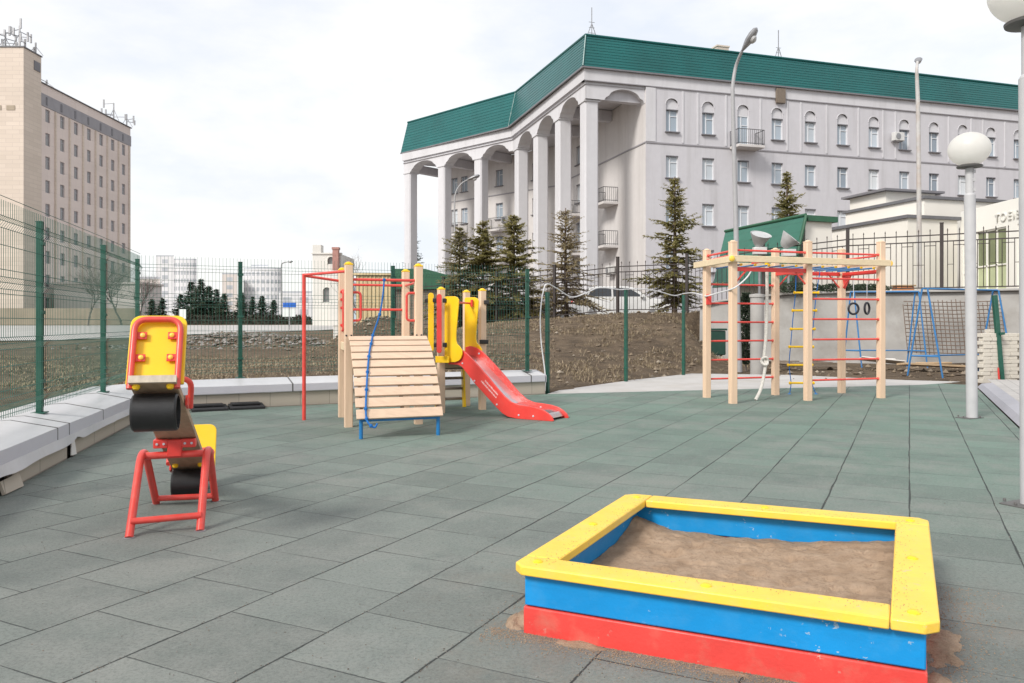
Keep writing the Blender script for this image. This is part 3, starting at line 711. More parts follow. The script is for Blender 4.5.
for l in (-.082, .082):
    m = MB(); m.box(tm+lat*l+Vector((0, 0, .075)), (.085, .075, .055), rz=.27); m.box(tm+lat*l*1.03+bn*.115-fwd*.0, (.10, .07, .010), mtx=Rb)
    hb = m.build('hinge_block', 'red', see, bevel=.005)
    for q in (-.02, .02):
        m = MB(); m.lathe(tm+lat*(l+q)+Vector((0, 0, .075))+fwd*.038, [(.008, 0), (.008, .006), (0, .007)], 8, fwd); m.build('bolt', 'fascia', hb)

# ------------------------------------------------------------------ play tower with ramp and slide
q_ = Vector((.94, .342, 0)); nn_ = Vector((-.28, .96, 0)).normalized(); fw_ = -nn_
T1 = Vector((-1.966, 9.5, 0)); T3 = Vector((-1.16, 9.79, 0)); T2 = T1+nn_*1.05; T4 = T3+nn_*1.05
tower = thing('play_tower', (-1.3, 10.6, 0), 'wooden play tower with slatted ramp, red bars, yellow panels and a red slide', 'play tower')
up = Vector((0, 0, 1))
def post(p, z, w, ang, parent, mat='wood', cap='yellow', capname='post_cap'):
    m = MB(); m.box(p+up*((z-.03)/2-.01), (w, w, z-.03+.02), rz=ang); o = m.build('post', mat, parent, bevel=.009)
    m = MB(); m.box(p+up*(z-.025), (w*1.03, w*1.03, .018), rz=ang); m.lathe(p+up*(z-.017), [(w*.46, 0), (w*.40, .012), (w*.22, .022), (0, .026)], 16); m.build(capname, cap, o, bevel=.004)
    return o
a20 = atan2(.342, .94)
for p in (T1, T2, T3, T4): post(p, 1.98, .096, a20, tower, cap='yellow')
# deck
m = MB()
for i in range(9):
    t = (i+.5)/9; a = T1.lerp(T2, t); b = T3.lerp(T4, t); m.bar(a+up*1.03+q_*.05, b+up*1.03-q_*.05, .105, .035)
m.build('deck', 'slat', tower, bevel=.004)
m = MB()
for (a, b) in ((T1, T3), (T2, T4), (T1, T2), (T3, T4)): m.bar(a.lerp(b, .06)+up*.955, b.lerp(a, .06)+up*.955, .05, .10)
m.build('deck_frame', 'wood_beam', tower, bevel=.005)
# slatted ramp
s0 = T1+fw_*.055+q_*.0; W_ = .945; Rr = 2.0
def rampp(s, off=0):
    a0 = rad(20); a = a0+s/Rr
    x = Rr*(sin(a)-sin(a0)) if False else sum(cos(a0+(k+.5)*s/40/Rr)*s/40 for k in range(40)); z = 1.085-sum(sin(a0+(k+.5)*s/40/Rr)*s/40 for k in range(40))
    nrm = fw_*sin(a)+up*cos(a)
    return s0+fw_*x+up*z+nrm*off, fw_*cos(a)-up*sin(a), nrm
m = MB()
for i in range(10):
    s = .07+i*.1395; p, t, nrm = rampp(s); wob = random.uniform(-.004, .004)
    R = Matrix((q_, t, nrm)).transposed(); c = p+q_*(W_/2+wob)+nrm*random.uniform(-.002, .002); m.box(c, (W_+.01, .112, .028), mtx=R)
m.build('ramp_slats', 'slat', tower, bevel=.005)
for l in (.04, W_*.52, W_-.05):
    m = MB(); m.strip([rampp(k*.135, -.075)[0]+q_*l for k in range(11)], [rampp(k*.135, -.016)[0]+q_*l for k in range(11)], q_*.035); m.build('ramp_joist', 'wood_dark', tower)
m = MB(); e0 = rampp(1.36, -.055)[0]; fa, fb = e0+q_*.03, e0+q_*(W_-.02)
m.bar(fa+up*.0, fb, .03, .05)
for p in (fa+q_*.02, fb-q_*.02): m.tube([p, Vector((p.x, p.y, -.01))], .021, 12)
m.build('ramp_stand', 'blue_tube', tower, bevel=.003)
# red bars
def tubepart(name, pts, r, parent, mat='red_tube', rr=.05, seg=12):
    m = MB(); m.tube(bend(pts, rr, 6) if len(pts) > 2 else pts, r, seg); return m.build(name, mat, parent)
tubepart('front_bar', [T1+up*1.775, T3+up*1.775], .017, tower)
tubepart('back_bar', [T2+up*1.76, T4+up*1.76], .016, tower)
tubepart('back_bar', [T2+up*1.43, T4+up*1.43], .016, tower)
tubepart('side_bar', [T3+up*1.76, T4+up*1.76], .016, tower)
for (p, d) in ((T1+q_*.052, q_), (T3-q_*.052, -q_)):
    tubepart('grab_handle', [p+up*1.62, p+up*1.62+d*.095, p+up*1.28+d*.095, p+up*1.28], .0155, tower, rr=.085)
tubepart('grab_handle', [T2-nn_*.05+up*1.68, T2-nn_*.22+up*1.68, T2-nn_*.22+up*1.15, T2-nn_*.05+up*1.15], .0155, tower, rr=.05)
for z in (1.22, 1.45, 1.56, 1.66):
    m = MB(); m.lathe(T2-nn_*.06+up*z-q_*.01, [(.02, 0), (.02, .02), (0, .026)], 10, -nn_); m.build('bolt_cap', 'red', tower)
RP = Vector((-2.68, 10.18, 0))
tubepart('pole', [RP-up*.01, RP+up*1.885], .0235, tower, seg=14)
tubepart('pole_brace', [RP+up*1.87, (T1-q_*.04)+up*1.87], .0175, tower)
tubepart('pole_brace', [RP+up*1.86, (T2-q_*.04)+up*1.81], .0175, tower)
for (p, z) in ((T1, 1.10), (T3, 1.10)):
    for l in (-.03, .03):
        m = MB(); m.lathe(p+fw_*.047+q_*l+up*z, [(.012, 0), (.011, .006), (0, .012)], 10, fw_); m.build('bolt', 'black', tower)
# slide platform
P1, P3, P2, P4 = Vector((-.985, 10.98, 0)), Vector((-.43, 11.42, 0)), Vector((-.69, 11.98, 0)), Vector((-1.365, 11.6, 0))
for p in (P1, P3, P2, P4): post(p, 1.745, .092, .45, tower)
m = MB(); m.prism([q+up*.70 for q in (P1, P3, P2, P4)], up*.035); m.build('platform', 'wood_dark', tower)
m = MB(); m.prism([q+up*.62 for q in (P1.lerp(P2, .06), P3.lerp(P4, .06), P2.lerp(P1, .06), P4.lerp(P3, .06))], up*.075); m.build('platform_frame', 'wood_beam', tower)
N0, sd_, sp_ = Vector((-.93, 10.93, 0)), Vector((.85, -.53, 0)).normalized(), Vector((.53, .85, 0)).normalized()
def sl(s, w, z): return N0+sd_*s+sp_*w+up*z
top = [(.06, .905), (.14, .925), (.24, .905), (.34, .855), (.441, .776), (.58, .655), (.733, .516), (.86, .39), (.97, .29), (1.08, .215), (1.194, .18), (1.33, .172), (1.457, .160), (1.56, .137), (1.634, .10), (1.69, .055), (1.715, .008)]
bot = [(.06, .68), (.16, .68), (.22, .68), (.284, .655), (.40, .54), (.5226, .414), (.64, .315), (.75, .218), (.854, .129), (.94, .06), (1.03, .018), (1.16, .002), (1.3, .0), (1.45, 0), (1.55, 0), (1.63, 0), (1.70, 0)]
SW = .43
sld = None
chn = MB(); low = []
cs = [(-.02, .80), (.14, .80), (.24, .785), (.36, .715), (.5, .60), (.65, .475), (.8, .345), (.92, .25), (1.03, .18), (1.15, .138), (1.3, .125), (1.5, .115), (1.60, .09), (1.655, .04)]
for (a, b) in zip(cs, cs[1:]): pass
chn.strip([sl(s, .028, z) for s, z in cs], [sl(s, SW-.028, z) for s, z in cs], (0, 0, -.012))
sld = chn.build('slide', 'steel', tower, smooth=60)
for w in (0, SW-.028):
    m = MB(); m.strip([sl(s, w, z) for s, z in bot], [sl(s, w, z) for s, z in top], sp_*.028); m.build('side_panel', 'red', sld, smooth=60, bevel=.004)
for (s, z) in ((.24, .86), (.30, .70), (.5, .47), (.86, .17), (1.2, .05), (1.42, .05)):
    m = MB(); m.lathe(sl(s, -.001, z), [(.013, 0), (.012, .005), (0, .009)], 10, -sp_); m.build('bolt', 'fascia', sld)
for (s, z) in ((.30, .82), (1.3, .12)):
    m = MB(); m.lathe(sl(s, SW-.029, z), [(.014, 0), (.013, .005), (0, .009)], 10, -sp_); m.build('bolt', 'fascia', sld)
# two short rows of worn white print on the side panel
m = MB(); rnd = random.Random(21); dirv = (Vector((.9, 0, -.80))).normalized()
for row, (sa, za, n) in enumerate(((.665, .47, 13), (.605, .462, 15))):
    x = 0
    for i in range(n):
        w = rnd.uniform(.010, .020); h = rnd.uniform(.020, .028)
        p = lambda t, hh: sl(sa+(x+t)*.747+hh*.664, -.0025, za-(x+t)*.664+hh*.747)
        m.quad(p(0, 0), p(w*.35, 0), p(w*.35, h), p(0, h)); m.quad(p(w*.35, h*.4), p(w, h*.4), p(w, h*.62), p(w*.35, h*.62))
        if rnd.random() > .4: m.quad(p(w*.75, 0), p(w, 0), p(w, h), p(w*.75, h))
        x += w+.007
m.build('worn_print', 'white_mark', sld, smooth=0)
gp = [(.02, 1.60), (.04, 1.615), (.19, 1.615), (.235, 1.60), (.26, 1.565), (.257, 1.50), (.235, 1.3), (.215, 1.12), (.213, 1.02), (.23, .965), (.28, .925), (.315, .88), (.318, .83), (.295, .77), (.26, .735), (.2, .715), (.02, .71)]
for w in (-.034, SW+.012):
    m = MB(); m.prism([sl(s, w, z) for s, z in gp], sp_*.02); m.build('guard_panel', 'yellow', tower, bevel=.004)
tubepart('guard_bar', [sl(.225, -.02, 1.53), sl(.12, SW+.01, 1.53)], .014, tower)
m = MB(); m.box(sl(.17, SW-.02, 1.53), (.03, .03, .10), rz=-.5); m.build('guard_clip', 'red', tower, bevel=.003)
def plank(p, z0, z1, w, t, ang, mat, name):
    m = MB(); R = Matrix.Rotation(ang, 3, 'Z'); pts = []
    r = w/2
    for k in range(9): a = pi*k/8; pts.append(Vector((r*cos(a), 0, z1-r+r*sin(a))))
    for k in range(9): a = pi+pi*k/8; pts.append(Vector((r*cos(a), 0, z0+r+r*sin(a))))
    m.prism([p+R @ (q-Vector((0, t/2, 0))) for q in pts], R @ Vector((0, t, 0))); return m.build(name, mat, tower, bevel=.003)
plank(P(431, 300, 10.82)*Vector((1, 1, 0)) if False else Vector(((431-512)/F*10.82, 10.82, 0)), .86, 1.665, .078, .022, .1, 'yellow', 'barrier_board')
plank(Vector(((439.2-512)/F*10.72, 10.72, 0)), .84, 1.645, .068, .022, .1, 'red', 'barrier_board')
m = MB(); m.box(Vector(((481.8-512)/F*11.6, 11.6, 1.27)), (.062, .02, .70), rz=.5); m.build('barrier_board', 'yellow', tower, bevel=.003)
for (u, z, Y, sz) in ((427, 1.56, 10.9, .06), (436.5, 1.56, 10.78, .10), (444.5, 1.56, 10.88, .055), (436.5, .95, 10.78, .075), (444.8, .95, 10.88, .06), (486.5, 1.55, 11.37, .075), (484, .98, 11.35, .13)):
    m = MB(); X = (u-512)/F*Y; m.box(Vector((X, Y, z)), (sz, .045, .06)); m.build('clamp_bracket', 'black', tower, bevel=.008)
m = MB(); m.bar(Vector((-1.05, 10.86, .75)), Vector((-.86, 10.80, .75)), .02, .09); m.build('toe_board', 'yellow', tower, bevel=.003)
# plank steps up to the platform
st0, st1 = Vector((-1.13, 11.72, 0)), Vector((-.76, 11.86, 0)); sdir = (st1-st0).normalized(); sb_ = Vector((-sdir.y, sdir.x, 0))
m = MB()
for i, z in enumerate((.12, .275, .43, .585)): m.bar(st0+up*z-sb_*(.24-.06*i)*-.0+sb_*(-.02*i), st1+up*z+sb_*(-.02*i), .12, .035)
m.build('step_planks', 'wood_dark', tower, bevel=.003)  # dark wood colour paints in the shade that lies on the steps
for e_ in (st0-sdir*.02, st1+sdir*.01):
    m = MB(); m.bar(e_-sb_*.12, e_-sb_*.02+up*.66, .03, .10, up=sb_); m.build('step_stringer', 'yellow', tower, bevel=.004)

# knotted blue rope hung over the ramp
kn = MB(); rb = T1.lerp(T3, .50)+up*1.775
a_, b_ = rampp(.02, .03)[0]+q_*.36, None
pts = [rb+fw_*.022, rb+fw_*.04-up*.2-q_*.02, rb+fw_*.06-up*.42-q_*.06, rampp(.0, .035)[0]+q_*.29]+[rampp(s, .030)[0]+q_*l for s, l in ((.2, .25), (.45, .20), (.75, .155), (1.0, .125), (1.25, .10), (1.39, .10))]
end = pts[-1]; pts += [end+fw_*.05-up*.06+q_*.03, end+fw_*.06-up*.09+q_*.08, end+fw_*.05-up*.05+q_*.11]
cur = wave(pts, 8); kn.tube(cur, .0105, 8)
for f in (.0, .17, .27, .36, .44, .52, .60, .68, .76, .86): 
    c = cur[int(f*(len(cur)-1))]; kn.lathe(c-up*.024, [(.006, .004), (.017, .010), (.021, .022), (.017, .036), (.006, .044)], 10)
solo(kn, 'knotted_rope', 'rope_blue', 'blue knotted rope tied to the red bar and lying down the slatted ramp', 'rope')

# ------------------------------------------------------------------ climbing frame
r_ = Vector((.954, .300, 0)); n_ = Vector((-.20, .98, 0))
Bp, Dp, Fp = Vector((3.43, 12.27, 0)), Vector((4.77, 12.74, 0)), Vector((6.15, 13.17, 0))
Ap, Cp, Ep = Vector((3.27, 13.26, 0)), Vector((4.58, 13.74, 0)), Vector((5.89, 14.12, 0))
frame = thing('jungle_gym', (4.7, 13.2, 0), 'wooden six-post climbing frame with red rungs, pale top beams and hanging gear', 'climbing frame')
a17 = atan2(.300, .954)
zt_ = {'B': 2.53, 'D': 2.58, 'F': 2.62, 'A': 2.49, 'C': 2.55, 'E': 2.58}
for nm, p in (('B', Bp), ('D', Dp), ('F', Fp), ('A', Ap), ('C', Cp), ('E', Ep)): post(p, zt_[nm], .104, a17, frame, cap='wood')
off = -n_*.075
def beam(a, b, z, w=.055, h=.10):
    m = MB(); m.bar(a+up*z, b+up*z, w, h); return m.build('top_beam', 'wood_beam', frame, bevel=.006)
fb0, fb1 = Bp+off-r_*.06, Fp+off+r_*.13
beam(fb0, fb1, 2.245)
lb0, lb1 = Bp-r_*.082+off*1.6, Ap-r_*.082+n_*.30
beam(lb0, lb1, 2.235)
beam(Ap-r_*.0-off, Ep+r_*.1-off, 2.235, .05, .09)
beam(Fp+r_*.082-n_*.02, Ep+r_*.082+n_*.15, 2.235, .05, .09)
for (p, d) in ((lb0, -n_), (fb1, r_)):
    m = MB(); m.lathe(p+d*.001+up*2.24, [(.048, 0), (.046, .012), (.03, .024), (0, .028)], 16, d); m.build('beam_cap', 'yellow_ledge', frame)
zr = [.325+.329*i for i in range(6)]
def rung(a, b, z, r=.0165, name='rung'):
    m = MB(); d = (b-a).normalized(); m.tube([a+up*z+d*.03, b+up*z-d*.03], r, 10)
    m.lathe(a+up*z+d*.052, [(.024, 0), (.024, .012), (.017, .02)], 12, d); m.lathe(b+up*z-d*.052, [(.024, 0), (.024, .012), (.017, .02)], 12, -d); m.build(name, 'red_tube', frame)
for z in zr: rung(Dp, Fp, z)
for z in [.31+.318*i for i in range(6)]: rung(Ap, Cp, z)
for (a, b) in ((Bp, Dp), (Dp, Fp)): rung(a, b, 2.385, .0165, 'guard_rail')
for (a, b) in ((Ap, Bp), (Fp, Ep)): rung(a, b, 2.375, .0165, 'guard_rail'); rung(a+up*-.08, b+up*-.06, 2.375, .013, 'guard_rail')
for (a, b, z) in ((Bp, Dp, 2.09), (Cp, Ep, 2.12), (Ep, Fp, 2.11), (Cp, Dp, 2.10)):
    m = MB(); m.bar(a.lerp(b, .03)+up*z, b.lerp(a, .03)+up*z, .045, .065); m.build('red_rail', 'red', frame, bevel=.006)
for (p, d) in ((Bp, r_), (Dp, -r_), (Cp, r_), (Ep, -r_), (Ep, (Fp-Ep).normalized())):
    m = MB(); m.tube([p+d*.05+up*1.88, p+d*.26+up*2.09], .014, 10); m.build('rail_brace', 'red_tube', frame)
m = MB(); m.prism([Ep+off*.9+r_*-.03+up*2.08, Ep+off*.9+r_*.16+up*2.08, Ep+off*.9+r_*.03+up*1.85], n_*.02); m.build('gusset_plate', 'red', frame, bevel=.003)
m = MB(); m.box(Ap+off+up*1.64, (.085, .04, .17), rz=a17); m.build('cable_bracket', 'red', frame, bevel=.006)
# overhead bars with yellow ends
for t in (.12, .3, .48, .66, .84, 1.02, 1.2, 1.38, 1.56, 1.74, 1.92):
    a = Bp.lerp(Fp, t/2)+n_*.04; b = Ap.lerp(Ep, t/2)-n_*.04
    m = MB(); m.tube([a+up*2.165, b+up*2.165], .0135, 8); o = m.build('overhead_bar', 'swing_blue', frame)
    m = MB(); m.lathe(a+up*2.165, [(.02, -.012), (.02, .012)], 10, n_); m.build('bar_end', 'yellow', o)
# climbing rope with a knot
tp = P(767, 270, 12.92); cur = wave([tp, P(767, 300, 12.92), P(766, 335, 12.9), P(764, 358, 12.88), P(765.5, 364, 12.86), P(763, 380, 12.82), P(760, 391, 12.76), P(755.5, 400, 12.68)], 10)
m = MB(); m.tube(cur, .026, 10)
kp = P(764.5, 361, 12.86)
for a in (0, 1.1, 2.2):
    m.tube([kp+Vector((.05*cos(t), .05*sin(t)*cos(a), .038*sin(t)*1.3+.012*a-.012)) for t in [2*pi*k/14 for k in range(14)]], .021, 8, closed=True)
m.tube([tp+up*.11-n_*.0, tp], .03, 10)
solo(m, 'climbing_rope', 'rope_white', 'thick white rope knotted near its lower end, hanging inside the climbing frame', 'rope')
m = MB(); m.tube([Cp.lerp(Dp, .12)+up*2.16, P(767, 262, 12.92)], .012, 8) if False else None
m = MB(); m.lathe(tp+up*.06, [(.036, 0), (.036, .09), (.02, .11)], 12); m.build('rope_socket', 'yellow', frame)
m = MB(); m.bar(tp+up*.155-n_*.46, tp+up*.155+n_*.48, .04, .05); m.build('hanger_bar', 'red', frame, bevel=.004)
# rope ladder
lad = thing('rope_ladder', (5.1, 13.75, 0), 'rope ladder with yellow rungs on blue cords, hanging inside the climbing frame', 'rope ladder')
rows = [(794, 818.6, 292.7), (792.2, 816.5, 310.5), (790.5, 815, 329), (789, 813.5, 346.8), (787.6, 812.5, 365), (789.5, 814, 383)]
Yl = 13.86
for sd in (0, 1):
    m = MB(); pts = [P(796 if sd == 0 else 820, 271, Yl)]+[P(r[sd]+(1.5 if sd == 0 else -2), r[2], Yl) for r in rows]+[G(789.5 if sd == 0 else 816, 394.2)]
    m.tube(wave(pts, 4), .0075, 6); m.build('side_cord', 'rope_blue', lad)
    m = MB(); m.lathe(pts[-1]-up*.01, [(.035, 0), (.03, .02), (.01, .035)], 10); m.build('floor_anchor', 'swing_blue', lad)
for r in rows:
    a, b = P(r[0]-.5, r[2], Yl), P(r[1]+.5, r[2], Yl); m = MB(); m.tube([a, b], .019, 10)
    m.lathe(a+Vector((.02, 0, 0)), [(.027, -.012), (.027, .012)], 10, (1, 0, 0)); m.lathe(b-Vector((.02, 0, 0)), [(.027, -.012), (.027, .012)], 10, (1, 0, 0)); m.build('ladder_rung', 'yellow', lad)
# gymnastic rings
rings = thing('gymnastic_rings', (6.0, 13.7, 0), 'pair of dark gymnastic rings hanging at the rear side of the climbing frame', 'rings')
for (u, t, rot) in ((853.5, .31, .15), (867, .66, .75)):
    b = Ep.lerp(Fp, t); c = Vector(((u-512)/F*b.y, b.y, 1.50))
    m = MB(); m.tube([c+Vector((.095*cos(a)*cos(rot), .095*cos(a)*sin(rot), .095*sin(a))) for a in [2*pi*k/28 for k in range(28)]], .019, 10, closed=True); m.build('ring', 'ring', rings)
    m = MB(); m.tube([c+up*.095, Vector((c.x, c.y, 2.09))], .006, 6); m.build('ring_cord', 'cable', rings)

# ------------------------------------------------------------------ low white walls
lu = Vector((-.2357, .9718, 0)); lo = Vector((.9718, .2357, 0)); L0 = Vector((-3.74, 5.77, 0))-lu*4.6
bu = Vector((.890, .456, 0)); bo = Vector((.456, -.890, 0)); B0 = Vector((-5.03, 11.10, 0)); BL_ = 6.29
lenL = (B0-L0).dot(lu)
def low_wall(label, o0, u, o, L, ext0, ext1, gaps, seams, end):
    w = thing('low_wall', tuple(o0+u*L/2), label, 'wall')
    at = lambda s, k, z: o0+u*s+o*k+up*z
    segs = []; s = 0
    for g_ in gaps: segs.append((s, g_[0])); s = g_[1]
    segs.append((s, L))
    m = MB()
    m.prism([at(0, -.06, -.05), at(L, -.06, -.05), at(L, -.70, -.05), at(0, -.70, -.05)], up*.36); m.build('wall_core', 'concrete', w)
    for (a, b) in segs:
        m = MB(); m.prism([at(a, 0, -.01), at(b, 0, -.01), at(b, -.022, -.01), at(a, -.022, -.01)], up*.235); m.build('wall_panel', 'tanpanel', w, bevel=.003)
    # coping: closed profile swept along the wall, mitred at the corner
    prof = [(.035, .215), (.035, .330), (-.33, .408), (-.74, .385), (-.745, .30), (-.735, .30), (-.73, .375), (-.33, .396), (.024, .32), (.024, .215)]
    m = MB(); n = len(prof); A = [at(-ext0*k, k, z) for k, z in prof]; Z = [at(L+ext1*k, k, z) for k, z in prof]
    K = 24; rows = []
    for i in range(K+1):
        t = i/K; jig = .004*(fbm(i*1.7, L, .9)) if 0 < i < K else 0
        rows.append([A[j].lerp(Z[j], t)+up*jig for j in range(n)])
    vs = [p for r in rows for p in r]; fs = [(i*n+j, (i+1)*n+j, (i+1)*n+(j+1) % n, i*n+(j+1) % n) for i in range(K) for j in range(n)]
    m.add(vs, fs+[tuple(range(n)), tuple(K*n+j for j in range(n-1, -1, -1))]); m.build('coping', 'coping', w, smooth=20)
    m = MB(); m.prism([at(0, .0375, .224), at(L, .0375, .224), at(L, .0375, .326), at(0, .0375, .326)], o*.002); m.build('fascia_strip', 'fascia', w)
    for s in seams:
        m = MB(); m.add([at(s, .040, .215), at(s+.02, .040, .215), at(s+.02, .040, .334), at(s, .040, .334), at(s, -.33, .4115), at(s+.02, -.33, .4115), at(s, -.72, .389), at(s+.02, -.72, .389)], [(0, 1, 2, 3), (3, 2, 5, 4), (4, 5, 7, 6)]); o_ = m.build('coping_seam', 'collar', w, smooth=0)
        s2 = o_.modifiers.new('sheet', 'SOLIDIFY'); s2.thickness = .004
    if end:
        m = MB(); m.prism([at(L+.002, -.0, -.01), at(L+.002, -.72, -.01), at(L+.002, -.72, .30), at(L+.002, .0, .30)], u*.02); m.build('end_panel', 'tanpanel', w)
        m = MB(); m.prism([at(L+.024, .035, .205), at(L+.024, -.745, .205), at(L+.024, -.745, .384), at(L+.024, -.33, .407), at(L+.024, .035, .329)], u*.006); m.build('end_cap', 'fascia', w)
    return w, at
gY = lambda Y: (Vector((-3.74-.2425*(Y-5.77), Y, 0))-L0).dot(lu)
wl_, atl = low_wall('low tan panelled wall with bent white metal coping beside the seesaw', L0, lu, lo, lenL, 0, .27, [(gY(5.72), gY(5.98)), (gY(7.30), gY(7.47))], [gY(6.9), gY(7.22), gY(8.35), gY(9.55)], False)
wb_, atb = low_wall('low tan panelled wall with straight white coping behind the play tower', B0, bu, bo, BL_, -.27, 0, [], [1.9, 4.2, 6.0], True)
# loose flashing strip, bent along the near wall
m = MB(); lowp, hip = [], []
for i in range(90):
    s = gY(4.3)+i/89*(lenL-gY(4.3)-.05); k = 1.0*math.exp(-((s-gY(7.42))/.10)**2); k2 = math.exp(-((s-gY(5.9))/.25)**2)
    lowp.append(atl(s, .062+.02*fbm(s, 1, .8)+.03*k2, .152+.014*fbm(s, 4, 1.1)+.035*k-.01*k2)); hip.append(atl(s, .0415, .226))
m.strip(lowp, hip, lo*.003); m.build('flashing', 'coping', wl_, smooth=40)
m = MB(); m.prism([atl(gY(7.33), .02, .02), atl(gY(7.44), .035, .015), atl(gY(7.42), .02, .165), atl(gY(7.36), .015, .16)], lo*.008); m.build('bent_scrap', 'board_white', wl_)
m = MB(); m.prism([atl(gY(5.70), .04, .0), atl(gY(6.0), .06, .0), atl(gY(6.02), .02, .10), atl(gY(5.72), .0, .09)], lo*.02+up*.01); m.build('fallen_tile', 'tanpanel', wl_)
m = MB(); m.box(atl(gY(5.95), -.01, .10), (.10, .02, .19), rz=atan2(lu.y, lu.x)); m.build('panel_edge', 'wood_dark', wl_)

# ------------------------------------------------------------------ green mesh fences
def mesh_panel(p, q, z0, z1, parent, out, step=.05, r=.0026):
    m = MB(); d = q-p; L = d.length; d.normalize(); n = int(L/step)
    folds = [z0+.12, z0+.62, z0+1.12, z1-.18]
    prof = []
    z = z0
    for f in folds: prof += [(f-.05, 0), (f, .035), (f+.05, 0)]
    prof = [(z0, 0)]+prof+[(z1, 0)]
    for i in range(n+1):
        a = p+d*(L*i/n); m.tube([a+up*z+out*k for z, k in prof], r, 3, caps=False)
    zs = [z0+.03+.2*i for i in range(int((z1-z0)/.2)+1)]
    zs = [z for z in zs if all(abs(z-f) > .09 for f in folds)]
    for f in folds: zs += [f-.05, f+.05]
    for z in zs: m.tube([p+up*z+out*.004, q+up*z+out*.004], r*1.15, 3, caps=False)
    for f in folds: m.tube([p+up*f+out*.037, q+up*f+out*.037], r*1.15, 3, caps=False)
    return m.build('mesh_panel', 'green_wire', parent, smooth=0)
def fpost(b, z1, parent, w=.062, d=.05, ang=0):
    m = MB(); m.box(b+up*(z1/2), (w, d, z1-.0), rz=ang); m.box(b+up*(z1+.008), (w*1.08, d*1.1, .016), rz=ang)
    return m.build('post', 'green_post', parent, bevel=.004)
def green_fence(label, pts, out, zb, zt, wr=.0026):
    t = thing('mesh_fence', tuple(pts[0]), label, 'fence')
    ang = atan2((pts[1]-pts[0]).y, (pts[1]-pts[0]).x)
    for i, p in enumerate(pts):
        if i == 0 and 'tower' in label: continue
        m = MB(); m.box(p+up*((zb+zt)/2), (.062, .052, zt-zb), rz=ang); m.box(p+up*(zt+.005), (.067, .057, .012), rz=ang)
        m.box(p+up*(zb+.004), (.14, .12, .012), rz=ang); po = m.build('post', 'green_post', t, bevel=.004)
        for z in (zb+.3, zb+.95, zb+1.6):
            m = MB(); m.box(p+out*.03+up*z, (.085, .02, .035), rz=ang); m.build('clamp', 'green_post', po, bevel=.003)
    for a, b in zip(pts, pts[1:]): mesh_panel(a+out*.036, b+out*.036, zb+.06, zt+.06, t, out, r=wr)
    return t
lf = [Vector((-4.46+.245*2.31*i, 7.46-.97*2.31*i, 0)) for i in (2, 1, 0)]+[Vector((-5.03, 9.72, 0)), Vector((-5.62, 11.85, 0))]
green_fence('green welded mesh fence standing on the coping beside the seesaw', lf, lo, .40, 2.20, .0031)
bf = [Vector((-5.60, 11.93, 0)), Vector((-4.22, 12.27, 0)), Vector((-1.98, 13.13, 0)), Vector((.27, 14.02, 0))]
bf[0] = Vector((-5.58, 11.66, 0))
CORNER = lf[-1]
green_fence('green welded mesh fence standing on the coping behind the play tower', bf, bo, .40, 2.19)
for (b, z1, lab) in ((Vector((.645, 14.4, 0)), 1.80, 'single green metal post at the open end of the low white wall'), (Vector((2.41, 16.7, 0)), 1.94, 'single green metal post in the middle of the concrete strip edge below the earth bank'), (Vector((4.04, 18.6, .02)), 1.88, 'single green metal post just behind the climbing frame at the foot of the bank')):
    m = MB(); m.box(b+up*(z1/2-.1), (.066, .06, z1+.2), rz=.9); m.box(b+up*(z1+.006), (.072, .066, .012), rz=.9)
    for z in (.3, .7, 1.1, 1.5): m.box(b+up*z, (.072, .08, .03), rz=.9)
    solo(m, 'fence_post', 'green_post', lab, 'post', 'single green posts', bevel=.004)
b = Vector((10.36, 16.7, 0)); m = MB(); m.bar(b-up*.05, Vector((10.23, 16.75, 1.84)), .085, .085, up=(0, 1, 0)); m.bar(b+Vector((-.012, 0, 1.0)), b+Vector((-.02, .0, 1.05)), .1, .1, up=(0, 1, 0))
solo(m, 'fence_post', 'green_post', 'single green metal post leaning beside the stacked paving blocks', 'post', 'single green posts', bevel=.004)
# white cable looped along the short fence
cp = [(545, 391, 14.2), (545, 373, 14.25), (541, 340, 14.25), (540.5, 312, 14.3), (543.6, 290, 14.4), (547.5, 284, 14.45), (557, 288.5, 14.7), (572, 297, 15.1), (587, 292.5, 15.5), (599.6, 287.7, 15.9), (619.5, 289.6, 16.5), (626, 289.2, 16.65), (644, 289, 17.2), (659, 291.5, 17.7), (674, 295.5, 18.2), (684, 293.5, 18.5), (694, 293, 16.2), (703, 295.5, 13.6), (707, 296, 13.1), (718, 293, 12.8), (732, 289, 12.15), (741, 283, 12.2), (748, 276, 12.3), (752, 269, 12.4)]
m = MB(); m.tube(wave([P(*c) for c in cp], 6), .0115, 8)
solo(m, 'cable', 'cable', 'thick white cable sagging between the green posts and the climbing frame', 'cable')

# dark rubber slabs lying at the foot of the back wall
for (u0, u1, lab) in ((190, 226, 'dark rubber slab at the wall foot, the one nearer the seesaw'), (228, 262, 'dark rubber slab at the wall foot, the one nearer the play tower')):
    onw = lambda u: (lambda k: B0+bu*((k*B0.y-B0.x)/(bu.x-k*bu.y))+bo*.20)((u-CU)/F); a = onw(u0); b = onw(u1); d = (b-a).normalized(); m = MB()
    m.bar(a+up*.03-bo*.06, b+up*.03-bo*.06, .30, .045, up=(bo.x*.12, bo.y*.12, 1)); m.bar(a+up*.075-bo*.12+d*.03, b+up*.072-bo*.12-d*.05, .22, .03)
    solo(m, 'rubber_slab', 'rubberslab', lab, 'rubber slab', 'rubber slabs at the wall foot', bevel=.006)

